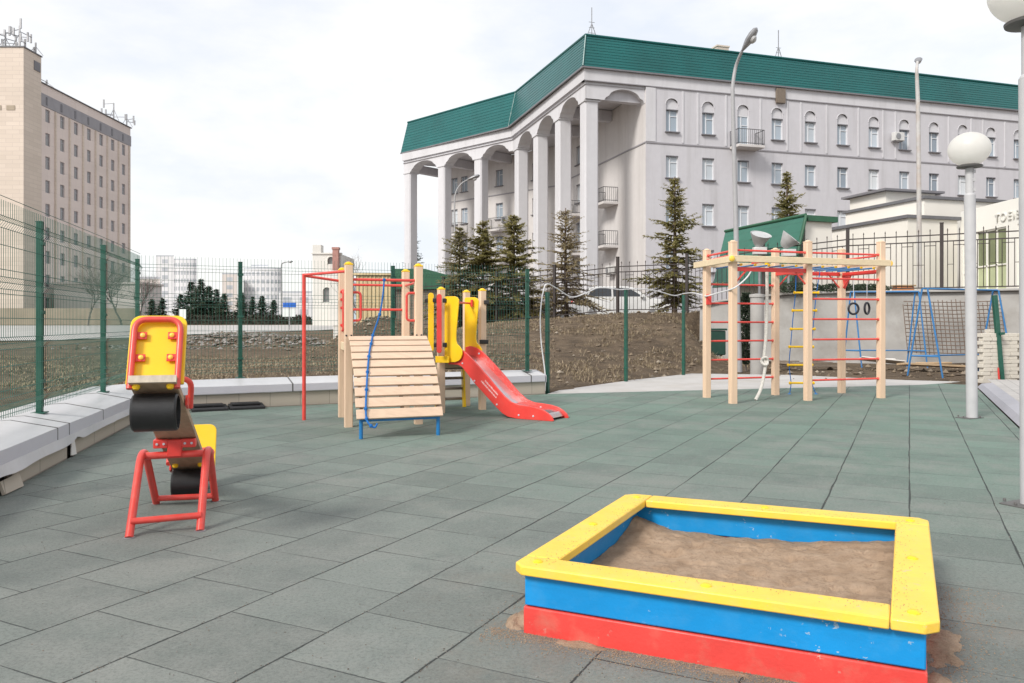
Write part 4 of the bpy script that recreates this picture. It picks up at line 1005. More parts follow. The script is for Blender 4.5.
# ------------------------------------------------------------------ globe lamps
def globe_lamp(b, lean, label):
    t = thing('globe_lamp', tuple(b), label, 'street lamp', 'white globe lamps')
    ln = lambda z: b+up*z+Vector((lean*z, 0, 0))
    m = MB(); m.tube([ln(-.03), ln(1.5), ln(2.93)], .068, 24); m.lathe(ln(2.925), [(.068, 0), (.06, .02), (.052, .03)], 24); m.build('pole', 'lamp_pole', t)
    m = MB(); m.tube([ln(2.94), ln(3.31)], .050, 20)
    for z in (3.0, 3.13, 3.24): m.box(ln(z)+Vector((.035, -.04, 0)), (.03, .03, .045))
    m.build('sleeve', 'lamp_pole', t)
    m = MB(); m.lathe(ln(3.285), [(.04, 0), (.15, .012), (.155, .03), (.12, .045)], 28); m.build('collar', 'collar', t)
    m = MB(); pr = []
    for k in range(23):
        a = -pi/2*.86+(pi/2*.86+pi/2)*k/22; pr.append((.255*cos(a), .222*sin(a)))
    m.lathe(ln(3.535), pr, 40); m.build('globe', 'globe', t, smooth=60)
    m = MB(); m.box(b+Vector((-.02, .02, .004)), (.30, .20, .010), rz=.47); pl = m.build('base_plate', 'collar', t, bevel=.003)
    for (x, y) in ((-.11, -.05), (.11, -.05), (.11, .07), (-.11, .07)):
        m = MB(); m.lathe(b+Vector((x-.02, y+.02, .01)), [(.011, 0), (.011, .012), (.006, .02)], 8); m.build('bolt', 'collar', pl)
    return t
globe_lamp(Vector((6.05, 10.39, 0)), -.010, 'whole white globe lamp on a pale pole, standing in the green tiles')
globe_lamp(Vector((3.565, 5.42, 0)), -.004, 'nearer white globe lamp, cut off at the picture edge beside the sandbox')

# ------------------------------------------------------------------ retaining wall, iron fence
def cl(t, d=0): return Vector((C0.x, C0.y, 0))+Vector((CD.x, CD.y, 0))*t+Vector((CN.x, CN.y, 0))*d
m = MB(); rw = [(-9, 2.16), (-4, 2.17), (0, 2.16), (2.6, 2.18), (4.2, 2.17), (5.5, 2.08), (6.6, 1.95), (7.3, 1.80)]
lowp = [cl(t, .62)-up*.4 for t, z in rw]; hip = [cl(t, .52)+up*z for t, z in rw]; m.strip(lowp, hip, -Vector((CN.x, CN.y, 0))*.7)
rwo = m.build('retaining_wall', 'concrete', None, bevel=.02); tag(rwo, 'rough grey concrete retaining wall below the iron fence behind the swings', 'wall')
m = MB(); m.strip([cl(t, .66)+up*(z+.002) for t, z in rw], [cl(t, -.25)+up*(z+.004) for t, z in rw], up*.07)
M_ = m.build('wall_cap', 'concrete', None, bevel=.015); M_.parent = rwo
fz = lambda k: {-3: 2.2, -2: 2.2, -1: 2.2, 0: 2.2, 1: 2.2, 2: 2.0, 3: 1.62, 4: 1.62, 5: 1.42, 6: 1.25, 7: 1.12, 8: 1.0, 9: .95, 10: .9}[k]
irn = thing('iron_fence', tuple(cl(0)), 'dark brown iron picket fence running along the top of the bank and wall', 'fence')
for k in range(-3, 9):
    p = cl(2.641*k); z = fz(k)
    m = MB(); m.box(p+up*(z+.96), (.10, .10, 2.2), rz=-.536); m.box(p+up*(z+2.075), (.115, .115, .03), rz=-.536); m.build('post', 'brown_iron', irn, bevel=.006)
    if k == 8: break
    q = cl(2.641*(k+1)); zq = fz(k+1); m = MB(); pp = lambda t, h: p.lerp(q, t)+up*(lerp(z, zq, t)+h)
    for h in (.12, 1.52, 1.72): m.bar(pp(0.02, h), pp(.98, h), .03, .035)
    n = 17
    for i in range(1, n):
        t = i/n; tall = i % 2 == 0
        m.bar(pp(t, .10), pp(t, 1.84 if tall else 1.52), .016, .016, up=(0, 1, 0))
        if tall: m.lathe(pp(t, 1.83), [(.012, 0), (.02, .03), (0, .09)], 6)
    for i in range(1, n-2, 4):
        m.bar(pp(i/n, 1.40), pp((i+2)/n, 1.40), .016, .02); m.bar(pp((i+2)/n, .82), pp((i+4)/n if i+4 < n else (n-1)/n, .82), .014, .016)
    m.build('picket_panel', 'brown_iron', irn, smooth=0)
# things on the ground below the wall
m = MB(); m.lathe(G(757, 372.5), [(.165, -.05), (.165, 1.90), (.19, 1.9), (.19, 1.97), (.05, 1.99)], 26)
solo(m, 'concrete_pipe', 'concrete', 'pale upright concrete pipe standing behind the white climbing rope', 'pipe')

def swing(label, a0, bdir, L, zt, spread, mat, low=True):
    t = thing('swing', tuple(a0), label, 'swing', 'blue swing frames'); bdir = Vector(bdir).normalized(); pd = Vector((-bdir.y, bdir.x, 0))
    pd = (pd*.6+Vector((-.8, .35, 0))*.5).normalized()
    for e_ in (0, L):
        for s in (-1, 1):
            f = a0+bdir*e_+pd*spread*s; top = a0+bdir*e_+pd*.06*s+up*zt
            m = MB(); m.tube([Vector((f.x, f.y, -.05)), top], .021, 10); m.build('leg', mat, t)
        if low or e_ == 0:
            m = MB(); m.tube([a0+bdir*e_+pd*spread*.78+up*.47, a0+bdir*e_-pd*spread*.78+up*.47], .02, 8); m.build('cross_bar', mat, t)
    m = MB(); m.tube([a0-bdir*.05+up*zt, a0+bdir*(L+.05)+up*zt], .023, 12); m.build('top_bar', mat, t)
    m = MB(); m.tube([a0+up*.47+pd*.2, a0+bdir*L+up*.47+pd*.2], .018, 8); m.build('brace_bar', mat, t)
    for q in (.3, .36):
        pass
    return t
swing('nearer blue swing frame with straddled legs, in front of the rusty wire mesh', Vector((9.72, 18.6, 0)), (.92, .39, 0), 2.45, 2.06, .40, 'swing_blue')
swing('farther blue swing frame against the grey retaining wall, seen through the climbing frame', Vector((9.65, 22.4, 0)), (.97, -.10, 0), 1.75, 2.13, .34, 'swing_blue')
# rusty mesh panel leaning on the wall
t0, t1 = Vector((11.45, 22.85, 0)), Vector((13.9, 22.2, 0)); m = MB(); dn = Vector((-.05, .14, 0))
for i in range(23): m.tube([t0.lerp(t1, i/22)+up*(.35+.03*sin(i)), t0.lerp(t1, i/22)+up*(1.92-.12*abs(i-11)/11+.03*sin(i*1.7))+dn*1.2], .012, 4)
for j in range(14): m.tube([t0+up*(.42+.112*j)+dn*.08*j, t0.lerp(t1, .5)+up*(.42+.112*j-.04)+dn*.08*j+Vector((0, -.1, 0)), t1+up*(.42+.112*j)+dn*.08*j], .012, 4)
solo(m, 'wire_mesh', 'rusty_wire', 'rusty brown wire mesh sheet leaning on the retaining wall behind the swing', 'mesh sheet', smooth=0)
# scrap boards
for (c, sz, rz, tilt, mat, lab) in ((Vector((10.75, 20.2, .17)), (1.7, .42, .05), .12, .05, 'plank_tan', 'wide tan scrap board on the earth under the nearer swing'), (Vector((9.9, 21.2, .25)), (1.1, .5, .03), -.15, .10, 'board_white', 'white scrap sheet on the earth behind the nearer swing'), (Vector((8.0, 20.9, .12)), (1.7, .25, .06), .18, .02, 'wood_dark', 'dark weathered plank lying below the grey wall behind the rope ladder'), (Vector((7.1, 20.4, .2)), (.9, .18, .05), -.2, .08, 'wood_dark', 'short dark plank beside the concrete pipe'), (Vector((11.9, 20.0, .12)), (.8, .3, .05), .4, .06, 'wood_dark', 'dark plank near the stacked paving blocks')):
    m = MB(); R = Matrix.Rotation(rz, 3, 'Z') @ Matrix.Rotation(tilt, 3, 'Y') @ Matrix.Rotation(-tilt*2, 3, 'X'); m.box(c, sz, mtx=R); m.box(c+Vector((.1, .12, sz[2]+.006)), (sz[0]*.55, sz[1]*.4, sz[2]*.7), mtx=Matrix.Rotation(rz+.08, 3, 'Z'))
    solo(m, 'scrap_board', mat, lab, 'board', bevel=.004)
# stacked paving blocks
m = MB(); m.box((0, 0, .04), (.198, .15, .078)); blk = m.build('paving_block', 'paver_block', None, bevel=.006)
gl = 'pale paving block in the stacked piles by the leaning green post'
tag(blk, gl, 'paving block', 'stacked paving blocks'); first = True; rnd = random.Random(4)
for (bx, by, w, rows, dep) in ((10.0, 16.75, 2, 13, 1), (10.52, 16.95, 2, 13, 1), (10.98, 17.0, 2, 13, 1), (10.45, 17.3, 1, 14, 1)):
    for r in range(rows):
        for i in range(w):
            o = blk if first else blk.copy()
            if not first: COL.objects.link(o)
            first = False
            o.location = (bx+i*.203+(.04 if r % 2 else 0)+rnd.uniform(-.004, .004), by+rnd.uniform(-.008, .008)+.03*i, -.02+r*.081); o.rotation_euler = (0, 0, .12+rnd.uniform(-.02, .02))
b = Vector((10.25, 16.62, 0)); m = MB(); m.bar(b, b+Vector((-.02, 0, .28)), .03, .02, up=(0, 1, 0)); m.bar(b+Vector((-.02, 0, .28)), b+Vector((-.02, 0, .31)), .025, .018, up=(0, 1, 0))
solo(m, 'marker_stake', 'red_board', 'short reddish stake beside the leaning green post', 'stake')

# ------------------------------------------------------------------ vehicles
def car(loc, rz, mat, label, tall=1.5, sc=1.0, group=None, parts=True):
    t = thing('parked_car', (0, 0, 0), label, 'car', group)
    L, Wd = 4.3, 1.75
    prof = [(-2.15, .35), (-2.15, .75), (-2.05, .95), (-1.85, 1.0)]+[(-1.75, 1.05), (-1.45, tall-.06), (-1.1, tall), (.25, tall), (.55, tall-.06), (1.15, 1.0)]+[(2.0, .85), (2.13, .70), (2.15, .38), (1.6, .22), (-1.7, .22)]
    m = MB(); vs = []
    for s in (-1, 1):
        for (x, z) in prof: vs.append(Vector((x, s*(Wd/2 if z < 1.02 else Wd/2-.22*(z-1.0)/(tall-1.0)), z)))
    n = len(prof); m.add(vs, [tuple(range(n)), tuple(2*n-1-i for i in range(n))]+[(i, n+i, n+(i+1) % n, (i+1) % n) for i in range(n)]); m.build('body', mat, t, bevel=.03)
    for s in (-1, 1):
        ins = lambda z: s*(Wd/2+.004-.22*(z-1.0)/(tall-1.0))
        for pts in ([(-1.58, 1.04), (-1.36, tall-.10), (-.5, tall-.07), (-.5, 1.04)], [(-.42, 1.04), (-.42, tall-.07), (.3, tall-.07), (.92, 1.04)]):
            m = MB(); m.prism([Vector((x, ins(z), z)) for x, z in pts], (0, s*.006, 0)); m.build('side_window', 'glass_car', t)
    m = MB(); m.prism([Vector((1.13, -.74, 1.03)), Vector((1.13, .74, 1.03)), Vector((.58, .66, tall-.08)), Vector((.58, -.66, tall-.08))], (.012, 0, .012)); m.build('windscreen', 'glass_car', t)
    m = MB(); m.prism([Vector((-1.76, -.72, 1.07)), Vector((-1.76, .72, 1.07)), Vector((-1.48, .66, tall-.09)), Vector((-1.48, -.66, tall-.09))], (-.014, 0, .01)); m.build('rear_window', 'glass_car', t)
    for x in (-1.35, 1.35):
        for s in (-1, 1):
            m = MB(); m.lathe((x, s*(Wd/2-.10), .32), [(.2, -.1), (.32, -.09), (.32, .09), (.2, .1)], 24, (0, 1, 0)); w = m.build('wheel', 'rubber', t)
            m = MB(); m.lathe((x, s*(Wd/2-.02), .32), [(.2, -.02), (.19, .02), (.05, .03)], 16, (0, s, 0)); m.build('rim', 'rimmetal', w)
    for s in (-1, 1):
        m = MB(); m.box((2.10, s*.62, .72), (.10, .36, .13)); m.build('headlight', 'headlight', t, bevel=.02)
        m = MB(); m.box((-2.10, s*.70, .80), (.12, .25, .16)); m.build('tail_light', 'red', t, bevel=.02)
        m = MB(); m.box((.85, s*(Wd/2+.06), 1.05), (.14, .2, .12)); m.build('wing_mirror', mat, t, bevel=.02)
    t.location = loc; t.rotation_euler = (0, 0, rz); t.scale = (sc, sc, sc)
car((4.95, 36.3, 1.40), .02, 'car_white', 'white parked car with dark windows behind the iron fence')
car((1.0, 35.6, .62), .05, 'car_grey', 'grey parked car low behind the bank and the pale brown spruce', 1.4)
car((U(269, 128), 128.0, 1.30), .1, 'car_white', 'tiny white car beyond the dark hedge near the far tower block', 1.45)

# ------------------------------------------------------------------ street lamps
def street_lamp(b, pts, r0, head, label, mat='street_pole', hs=1.0):
    t = thing('street_lamp', tuple(b), label, 'street lamp', 'tall street lamps')
    cur = wave(pts, 6); n = len(cur); m = MB(); m.tube(cur, [lerp(r0, r0*.5, i/(n-1)) for i in range(n)], 12); m.build('pole', mat, t)
    p, d = cur[-1], Vector(head).normalized(); m = MB(); sd = d.cross(up).normalized(); u2 = sd.cross(d)
    prof = [(0, .045), (.10, .085), (.3, .16), (.5, .17), (.66, .12), (.72, .02)]
    rings = [[p+d*(x*hs)+sd*(w*cos(a)*hs)+u2*(w*.62*sin(a)*hs) for a in [2*pi*k/14 for k in range(14)]] for x, w in prof]
    vs = [v for rg in rings for v in rg]; m.add(vs, [(i*14+k, i*14+(k+1) % 14, (i+1)*14+(k+1) % 14, (i+1)*14+k) for i in range(len(prof)-1) for k in range(14)]+[tuple(range(14))]); hd = m.build('lamp_head', 'greymetal', t)
    m = MB(); c = p+d*.40*hs-u2*.075*hs; m.lathe(c, [(.13*hs, 0), (.11*hs, .06*hs), (.05*hs, .10*hs), (0, .11*hs)], 14, -u2); m.build('lens', 'silver', hd)
    return t
Yp = 20.5
street_lamp(G(739.5, 371), [P(739.5, 372, Yp), P(737.5, 300, Yp), P(735.8, 220, Yp), P(734, 150, Yp), P(732.8, 100, Yp), P(733, 84, Yp), P(736, 66, Yp), P(742, 51, Yp-.3)], .075, (.62, -.35, 1.0), 'tall grey street lamp with a curved neck rising behind the climbing frame', hs=.9)
Yp = 27.0
street_lamp(P(919.5, 296, Yp), [P(919.5, 300, Yp), P(919, 200, Yp), P(918, 110, Yp), P(917, 80, Yp), P(916.8, 70, Yp), P(917.5, 62, Yp+.3)], .085, (.35, .55, .35), 'tall rust-stained street lamp pole in front of the cream building', 'rust', .75)
Yp = 58
street_lamp(P(456, 300, Yp), [P(456, 306, Yp), P(455, 240, Yp), P(454.5, 205, Yp), P(456, 192, Yp), P(461, 184, Yp), P(467, 180, Yp)], .07, (1, -.1, .35), 'slender street lamp with a bent neck before the columns', hs=1.4)
Yp = 95
street_lamp(P(281.5, 318, Yp), [P(281.5, 320, Yp), P(281.5, 285, Yp), P(281.5, 266, Yp), P(283, 263, Yp), P(287, 262, Yp)], .12, (1, 0, .1), 'thin distant street lamp near the blue road sign', hs=1.0)

# ------------------------------------------------------------------ the long grey building
V = lambda x, y, z=0: Vector((x, y, z))
rD = V(sin(rad(73.2)), cos(rad(73.2))); lD = V(-sin(rad(17.4)), cos(rad(17.4))); mD = V(-sin(rad(46.7)), cos(rad(46.7))); nD = V(mD.y, -mD.x)   # along facade, along porch, along far wing, into far wing
lD = V(-rD.y, rD.x)
Cc = V(4.6, 50); Bb = Cc+lD*16; Ee = Bb+mD*14.3; Rr_ = Cc+rD*46
ZG, ZE = .9, 17.4
bld = thing('office_building', (12, 60, 0), 'long grey four storey building with green mansard roof and a porch of tall columns', 'building')
def wallface(mb, p0, p1, z0, z1, ops, depth=.16):
    d = (p1-p0); L = d.length; d.normalize(); inn_ = V(-d.y, d.x)
    xs = sorted({0, L, *[o[0] for o in ops], *[o[1] for o in ops]}); zs = sorted({z0, z1, *[o[2] for o in ops], *[o[3] for o in ops]})
    at = lambda x, z, k=0: p0+d*x+inn_*k+up*z
    for i in range(len(xs)-1):
        for j in range(len(zs)-1):
            xc, zc = (xs[i]+xs[i+1])/2, (zs[j]+zs[j+1])/2
            if any(o[0] < xc < o[1] and o[2] < zc < o[3] for o in ops): continue
            mb.quad(at(xs[i], zs[j]), at(xs[i+1], zs[j]), at(xs[i+1], zs[j+1]), at(xs[i], zs[j+1]))
    for (a, b, c, e_) in ops:
        for q in ((at(a, c), at(a, c, depth), at(a, e_, depth), at(a, e_)), (at(b, c, depth), at(b, c), at(b, e_), at(b, e_, depth)), (at(a, c, depth), at(a, c), at(b, c), at(b, c, depth)), (at(a, e_), at(a, e_, depth), at(b, e_, depth), at(b, e_))): mb.quad(*q)
    return at
def winproto(w, h, parent, frame='frame', pane='pane', sill=True, bar=.05, split=.38, trans=.70):
    m = MB(); y = 0
    for x in (-w/2+bar/2, w/2-bar/2): m.box((x, y, h/2), (bar, .06, h))
    for z in (bar/2, h-bar/2): m.box((0, y, z), (w-2*bar, .06, bar))
    xs_ = -w/2+w*split; m.box((xs_, y, h/2), (bar*.9, .05, h-2*bar))
    if trans: m.box(((xs_+w/2)/2, y, h*trans), (w/2-xs_-bar, .05, bar*.8))
    o = m.build('window', frame, None, smooth=0)
    m = MB(); m.box((0, .022, h/2), (w-.02, .006, h-.02)); p = m.build('pane', pane, None, smooth=0); p.parent = o
    if sill:
        m = MB(); m.box((0, -.16, -.045), (w+.16, .26, .07)); s_ = m.build('sill', 'blintel', None, smooth=0); s_.parent = o
        m = MB(); m.box((0, -.10, h-.035), (w-.004, .10, .06)); s_ = m.build('blind_box', 'blintel', None, smooth=0); s_.parent = o
    o.parent = parent; return o
def place(proto, used, at, x, z, ang, parent, depth):
    o = proto if not used[0] else copy_tree(proto, parent); used[0] = True
    o.location = at(x, z, depth)-ROOT[parent.name]; o.rotation_euler = (0, 0, ang); return o
aR, aS, aW = atan2(rD.y, rD.x), atan2(-lD.y, -lD.x), atan2(-mD.y, -mD.x)
win = winproto(.88, 1.46, bld); used = [False]
door = winproto(.88, 2.14, bld, sill=False); dused = [False]
# right-hand facade
p0, p1 = Cc+rD*4.25, Cc+rD*46
cols = [6.15-4.25+2.672*k for k in range(15)]; ops = []; rowz = [(4.66, 6.12), (7.72, 9.18), (10.77, 12.23)]
for k, c in enumerate(cols):
    for za, zb_ in rowz: ops.append((c-.44, c+.44, za, zb_))
    ops.append((c-.44, c+.44, 13.11 if k == 2 else 13.79, 15.95))
m = MB(); at = wallface(m, p0, p1, ZG, ZE-.02, ops)
for c in cols:                     # spandrels over the arched heads
    zs_ = 15.57
    for s in (-1, 1):
        arc = [at(c+s*.44*cos(a), zs_+.38*sin(a)) for a in [pi/2*q/8 for q in range(9)]]
        m.poly([at(c+s*.44, 15.95)]+(arc if s < 0 else arc))
m.build('facade_wall', 'bwall', bld, smooth=0)
for c in cols:
    m = MB(); arc = [at(c+.43*cos(a), 15.57+.37*sin(a), .10) for a in [pi*q/16 for q in range(17)]]
    m.poly(arc+[at(c-.43, 15.25, .10), at(c+.43, 15.25, .10)]); m.quad(at(c-.43, 15.25, .10), at(c+.43, 15.25, .10), at(c+.43, 15.25, .2), at(c-.43, 15.25, .2)); m.build('arch_panel', 'bcol', bld, smooth=0)
    m = MB(); arc = [at(c+.47*cos(a), 15.57+.41*sin(a), -.012) for a in [pi*q/16 for q in range(17)]]; m.tube(arc, .022, 5); m.build('arch_moulding', 'bcol', bld)
for k, c in enumerate(cols):
    for za, zb_ in rowz: place(win, used, at, c, za, aR, bld, .13)
    if k == 2: place(door, dused, at, c, 13.11, aR, bld, .13)
    else: place(win, used, at, c, 13.79, aR, bld, .13)
def course(p0, p1, z, h=.09, k=.05, mat='btrim', name='string_course'):
    d = (p1-p0).normalized(); i_ = V(-d.y, d.x); m = MB(); m.prism([p0+up*(z-h/2), p1+up*(z-h/2), p1+up*(z-h/2)-i_*k, p0+up*(z-h/2)-i_*k], up*h); return m.build(name, mat, bld, smooth=0)
course(p0, p1, 12.98); course(Cc-rD*.02, p1, 16.62, .06, .08); course(p0, p1, 10.75, .03, .012, 'bcol') if False else None
for k in range(len(cols)-1):
    c = (cols[k]+cols[k+1])/2
    for s in (-.55, .55) if k % 3 == 0 else (0,):
        m = MB(); m.box(at(c+s, (13.1+16.5)/2, -.02), (.11, .055, 3.4), rz=aR); m.build('pilaster_strip', 'bcol', bld, smooth=0)
m = MB(); m.box(at(0-.0+.35, 14.8, -.025), (.7, .05, 3.5), rz=aR); m.build('pilaster_strip', 'bcol', bld, smooth=0)
# eave band
def band(p0, p1, z0, z1, k0, k1, mat='bcol', name='eave_band'):
    d = (p1-p0).normalized(); i_ = V(-d.y, d.x); m = MB(); m.prism([p0+up*z0-i_*k0, p1+up*z0-i_*k0, p1+up*z0+i_*k1, p0+up*z0+i_*k1], up*(z1-z0)); return m.build(name, mat, bld, smooth=0)
band(Cc-rD*.047, p1, 16.65, ZE, .05, .6)
band(Bb-lD*.0, Cc-lD*.045, 16.65, ZE, .05, .6); band(Ee, Bb, 16.65, ZE, .05, .6)
# porch side wall and far wing wall
W0 = Cc+rD*4.25; W1 = Bb+rD*4.25+lD*1.155; W2 = W1+mD*13.3
m = MB(); LS = (W1-W0).length; xs1 = [LS-x for x in (11.8,)]; ops = []
rows4 = [(1.62, 3.08), (4.66, 6.12), (7.72, 9.18), (10.77, 12.23), (13.79, 15.25)]
for x in xs1: ops += [(x-.44, x+.44, a, b) for a, b in rows4]
at1 = wallface(m, W1, W0, ZG, 16.4, ops); m.build('porch_wall', 'bwall_warm', bld, smooth=0)
for x in xs1:
    for a, b in rows4: place(win, used, at1, x, a, aS, bld, .13)
course(W1, W0, 12.98)
m = MB(); LW = (W2-W1).length; xs2 = [LW-s for s in (12.75, 11.35, 6.7, 2.2)]; ops = []
for x in xs2: ops += [(x-.44, x+.44, a, b) for a, b in rows4]
at2 = wallface(m, W2, W1, ZG, 16.4, ops); m.build('far_wing_wall', 'bwall_warm', bld, smooth=0)
for x in xs2:
    for a, b in rows4: place(win, used, at2, x, a, aW, bld, .13)
course(W2, W1, 12.98)
for (a, b) in ((W2+nD*14, W2), (Rr_, Rr_+lD*14), (Rr_+lD*14, W2+nD*14)):
    m = MB(); wallface(m, a, b, ZG, 16.4 if a != Rr_ else ZE, []); m.build('end_wall', 'bwall', bld, smooth=0)
# soffit
m = MB(); m.poly([q+up*16.42 for q in (Cc+(rD+lD)*.05, Cc+rD*4.25+lD*.05, W1, W2+mD*.6, Ee, Bb)]); m.build('porch_ceiling', 'bwall', bld, smooth=0)
# columns and arched beams
ccs = [Cc+rD*.62+lD*t for t in (.78, 5.53, 10.4, 15.3)]; wcs = [Bb+nD*.62+mD*s for s in (4.22, 8.96, 13.8)]
def column(p, ang, w=.95):
    m = MB(); k = w/2; ch_ = .10
    o8 = [(-k+ch_, -k), (k-ch_, -k), (k, -k+ch_), (k, k-ch_), (k-ch_, k), (-k+ch_, k), (-k, k-ch_), (-k, -k+ch_)]; R = Matrix.Rotation(ang, 3, 'Z')
    m.prism([p+R @ V(a, b, ZG) for a, b in o8], up*(15.40-ZG)); o = m.build('column', 'bcol', bld, smooth=0)
    m = MB(); m.box(p+up*15.46, (w*1.14, w*1.14, .12), rz=ang); m.build('capital', 'bcol', o, smooth=0)
for p in ccs: column(p, aS)
for p in wcs: column(p, aW)
def arches(p0, d, i_, marks, ends, name='arched_beam', w0=.12, w1=1.12):
    # marks: column positions along d; ends: (start, stop)
    m = MB(); at = lambda x, z, k: p0+d*x+i_*k+up*z; xs_ = [ends[0]]+list(marks)+[ends[1]]; pts = []
    for a, b in zip(xs_, xs_[1:]):
        A, B = a+.62, b-.62
        if B-A < 1.2: pts += [(a, 15.52), (b, 15.52)]; continue
        pts.append((a, 15.52)); pts.append((A, 15.52)); pts.append((A+.12, 15.72))
        for q in range(0, 13): t = q/12; pts.append((lerp(A+.30, B-.30, t), 15.80+.50*sqrt(max(0, 1-(2*t-1)**2))**1.25))
        pts.append((B-.12, 15.72)); pts.append((B, 15.52)); pts.append((b, 15.52))
    for (x0, z0), (x1, z1) in zip(pts, pts[1:]):
        if x1-x0 < 1e-5: continue
        m.quad(at(x0, z0, w0), at(x1, z1, w0), at(x1, 16.64, w0), at(x0, 16.64, w0)); m.quad(at(x1, z1, w1), at(x0, z0, w1), at(x0, 16.64, w1), at(x1, 16.64, w1)); m.quad(at(x0, z0, w1), at(x1, z1, w1), at(x1, z1, w0), at(x0, z0, w0))
    return m.build(name, 'bcol', bld, smooth=0)
arches(Cc, lD, rD, (.78, 5.53, 10.4, 15.3), (.12, 16.2)); arches(Bb, mD, nD, (4.22, 8.96, 13.8), (-.2, 14.25)); arches(Cc, rD, lD, (.78,), (.14, 4.85))
arches(Cc+rD*.8, lD, rD, (), (.9, .95)) if False else None
for p in ccs[:3]:
    m = MB(); m.bar(p+rD*.5+up*16.0, p+rD*3.6+up*16.0, .5, .75); m.build('ceiling_beam', 'bwall', bld, smooth=0)
for p in wcs:
    m = MB(); m.bar(p+nD*.5+up*16.0, p+nD*3.6+up*16.0, .5, .75); m.build('ceiling_beam', 'bwall', bld, smooth=0)
# mansard roof
ev = [Ee+mD*.25, Bb-(rD+nD)*.16, Cc-(rD+lD)*.18, Rr_-lD*.18]; ez = ZE+.03
tp_ = [Ee-mD*.2+nD*.5, Bb+(rD+nD)*.2, Cc+rD*.13+lD*.13, Rr_+lD*.25]; tz = [20.35, 20.38, 19.52, 19.35]
m = MB(); NR = 11
for (i, j) in ((0, 1), (1, 2), (2, 3)):
    for r in range(NR):      # stepped courses of metal tile
        t0, t1 = r/NR, (r+1)/NR
        f = lambda k, t: (ev[k]+up*ez).lerp(tp_[k]+up*tz[k], t)
        d = (ev[j]-ev[i]).normalized(); o_ = V(d.y, -d.x)*.02
        m.quad(f(i, t0)+o_, f(j, t0)+o_, f(j, t1), f(i, t1)); m.quad(f(i, t1), f(j, t1), f(j, t1)+o_, f(i, t1)+o_)
m.quad(ev[0]+up*ez, tp_[0]+up*tz[0], tp_[0]+nD*13+up*tz[0], ev[0]+nD*14+up*ez)
m.poly([tp_[k]+up*(tz[k]-.01) for k in range(4)]+[Rr_+lD*14+up*19.3, W2+nD*14+up*19.9]); m.build('mansard_roof', 'roof', bld, smooth=0)
m = MB()
for (i, j) in ((0, 1), (1, 2), (2, 3)): m.bar(ev[i]+up*(ez-.03), ev[j]+up*(ez-.03), .12, .10)
m.build('gutter', 'blintel', bld, smooth=0)
m = MB()
for i in range(3): m.tube([tp_[i]+up*(tz[i]+.03), tp_[i+1]+up*(tz[i+1]+.03)], .09, 8)
m.tube([tp_[1]+up*tz[1], ev[1]+up*(ez+.05)], .07, 8); m.tube([tp_[2]+up*tz[2], ev[2]+up*(ez+.05)], .06, 8); m.build('ridge_cap', 'roof', bld)
def balcony(c, along, outw, z, w=2.3, dp=1.15):
    m = MB(); a = atan2(along.y, along.x); m.box(c+outw*dp/2+up*(z-.1), (w, dp, .18), rz=a); o = m.build('balcony', 'bwall_warm', bld, bevel=.02)
    m = MB(); k = [c+along*-w/2*.97+outw*.03, c-along*w/2*.97+outw*dp*.96, c+along*w/2*.97+outw*dp*.96, c+along*w/2*.97+outw*.03]
    for (p, q) in zip(k, k[1:]):
        for h in (.08, 1.0): m.bar(p+up*(z+h), q+up*(z+h), .04, .04)
        n = max(2, int((q-p).length/.14))
        for i in range(n+1): m.bar(p.lerp(q, i/n)+up*(z+.0), p.lerp(q, i/n)+up*(z+1.0), .022, .022, up=(0, 1, 0))
    m.build('railing', 'railing', o, smooth=0)
balcony(Cc+rD*11.45, rD, -lD, 13.08, 2.0, 1.1)
for t, z in ((5.4, 9.75), (5.4, 6.70), (11.8, 9.75), (11.8, 6.7)): balcony(W0+lD*t, lD, -rD, z)
for s, z in ((6.7, 9.75), (11.9, 9.75), (6.7, 6.7)): balcony(W1+mD*s, mD, -nD, z, 2.0, 1.0)
for (c, a) in ((Cc+rD*(6.15+2.672*7-.85)-lD*.32+up*14.6, aR), (W0+lD*5.0-rD*.3+up*5.0, aS), (W1+mD*5.6-nD*.3+up*10.6, aW)):
    m = MB(); m.box(c, (.85, .36, .6), rz=a); o = m.build('air_conditioner', 'ac', bld, bevel=.03)
    R = Matrix.Rotation(a, 3, 'Z'); m = MB(); m.lathe(c+R @ V(-.12, -.19, 0), [(.22, 0), (.21, .015), (.05, .02)], 18, R @ V(0, -1, 0)); m.build('fan_grille', 'greymetal', o)
    m = MB(); [m.bar(c+R @ V(x, .3, -.33), c+R @ V(x, -.15, -.33), .04, .04) for x in (-.3, .3)]; m.build('bracket', 'greymetal', o)
m = MB(); m.box(Cc+rD*14.35-lD*.12+up*16.78, (.72, .16, 1.0), rz=aR); m.build('roof_vent', 'wood_dark', bld, bevel=.02)
m = MB(); c = Cc+rD*10.6+lD*1.4; m.box(c+up*19.6, (.9, .7, 1.1), rz=aR); m.box(c+up*20.2, (1.0, .8, .1), rz=aR); m.build('chimney', 'sovbrick', bld)
for (t, h, off_) in ((.9, 2.3, 1.0), (15.4, 2.6, 1.6)):
    c = Cc+rD*t+lD*off_; m = MB(); m.bar(c+up*19.3, c+up*(19.4+h), .05, .05, up=(0, 1, 0)); m.bar(c+up*19.4+rD*.5, c+up*(19.4+h*.55), .035, .035); m.bar(c+up*19.4-rD*.5, c+up*(19.4+h*.55), .035, .035)
    for q in range(4): m.bar(c+up*(19.7+q*.35)-rD*.2, c+up*(19.7+q*.35)+rD*.2, .025, .025)
    m.build('antenna', 'greymetal', bld, smooth=0)

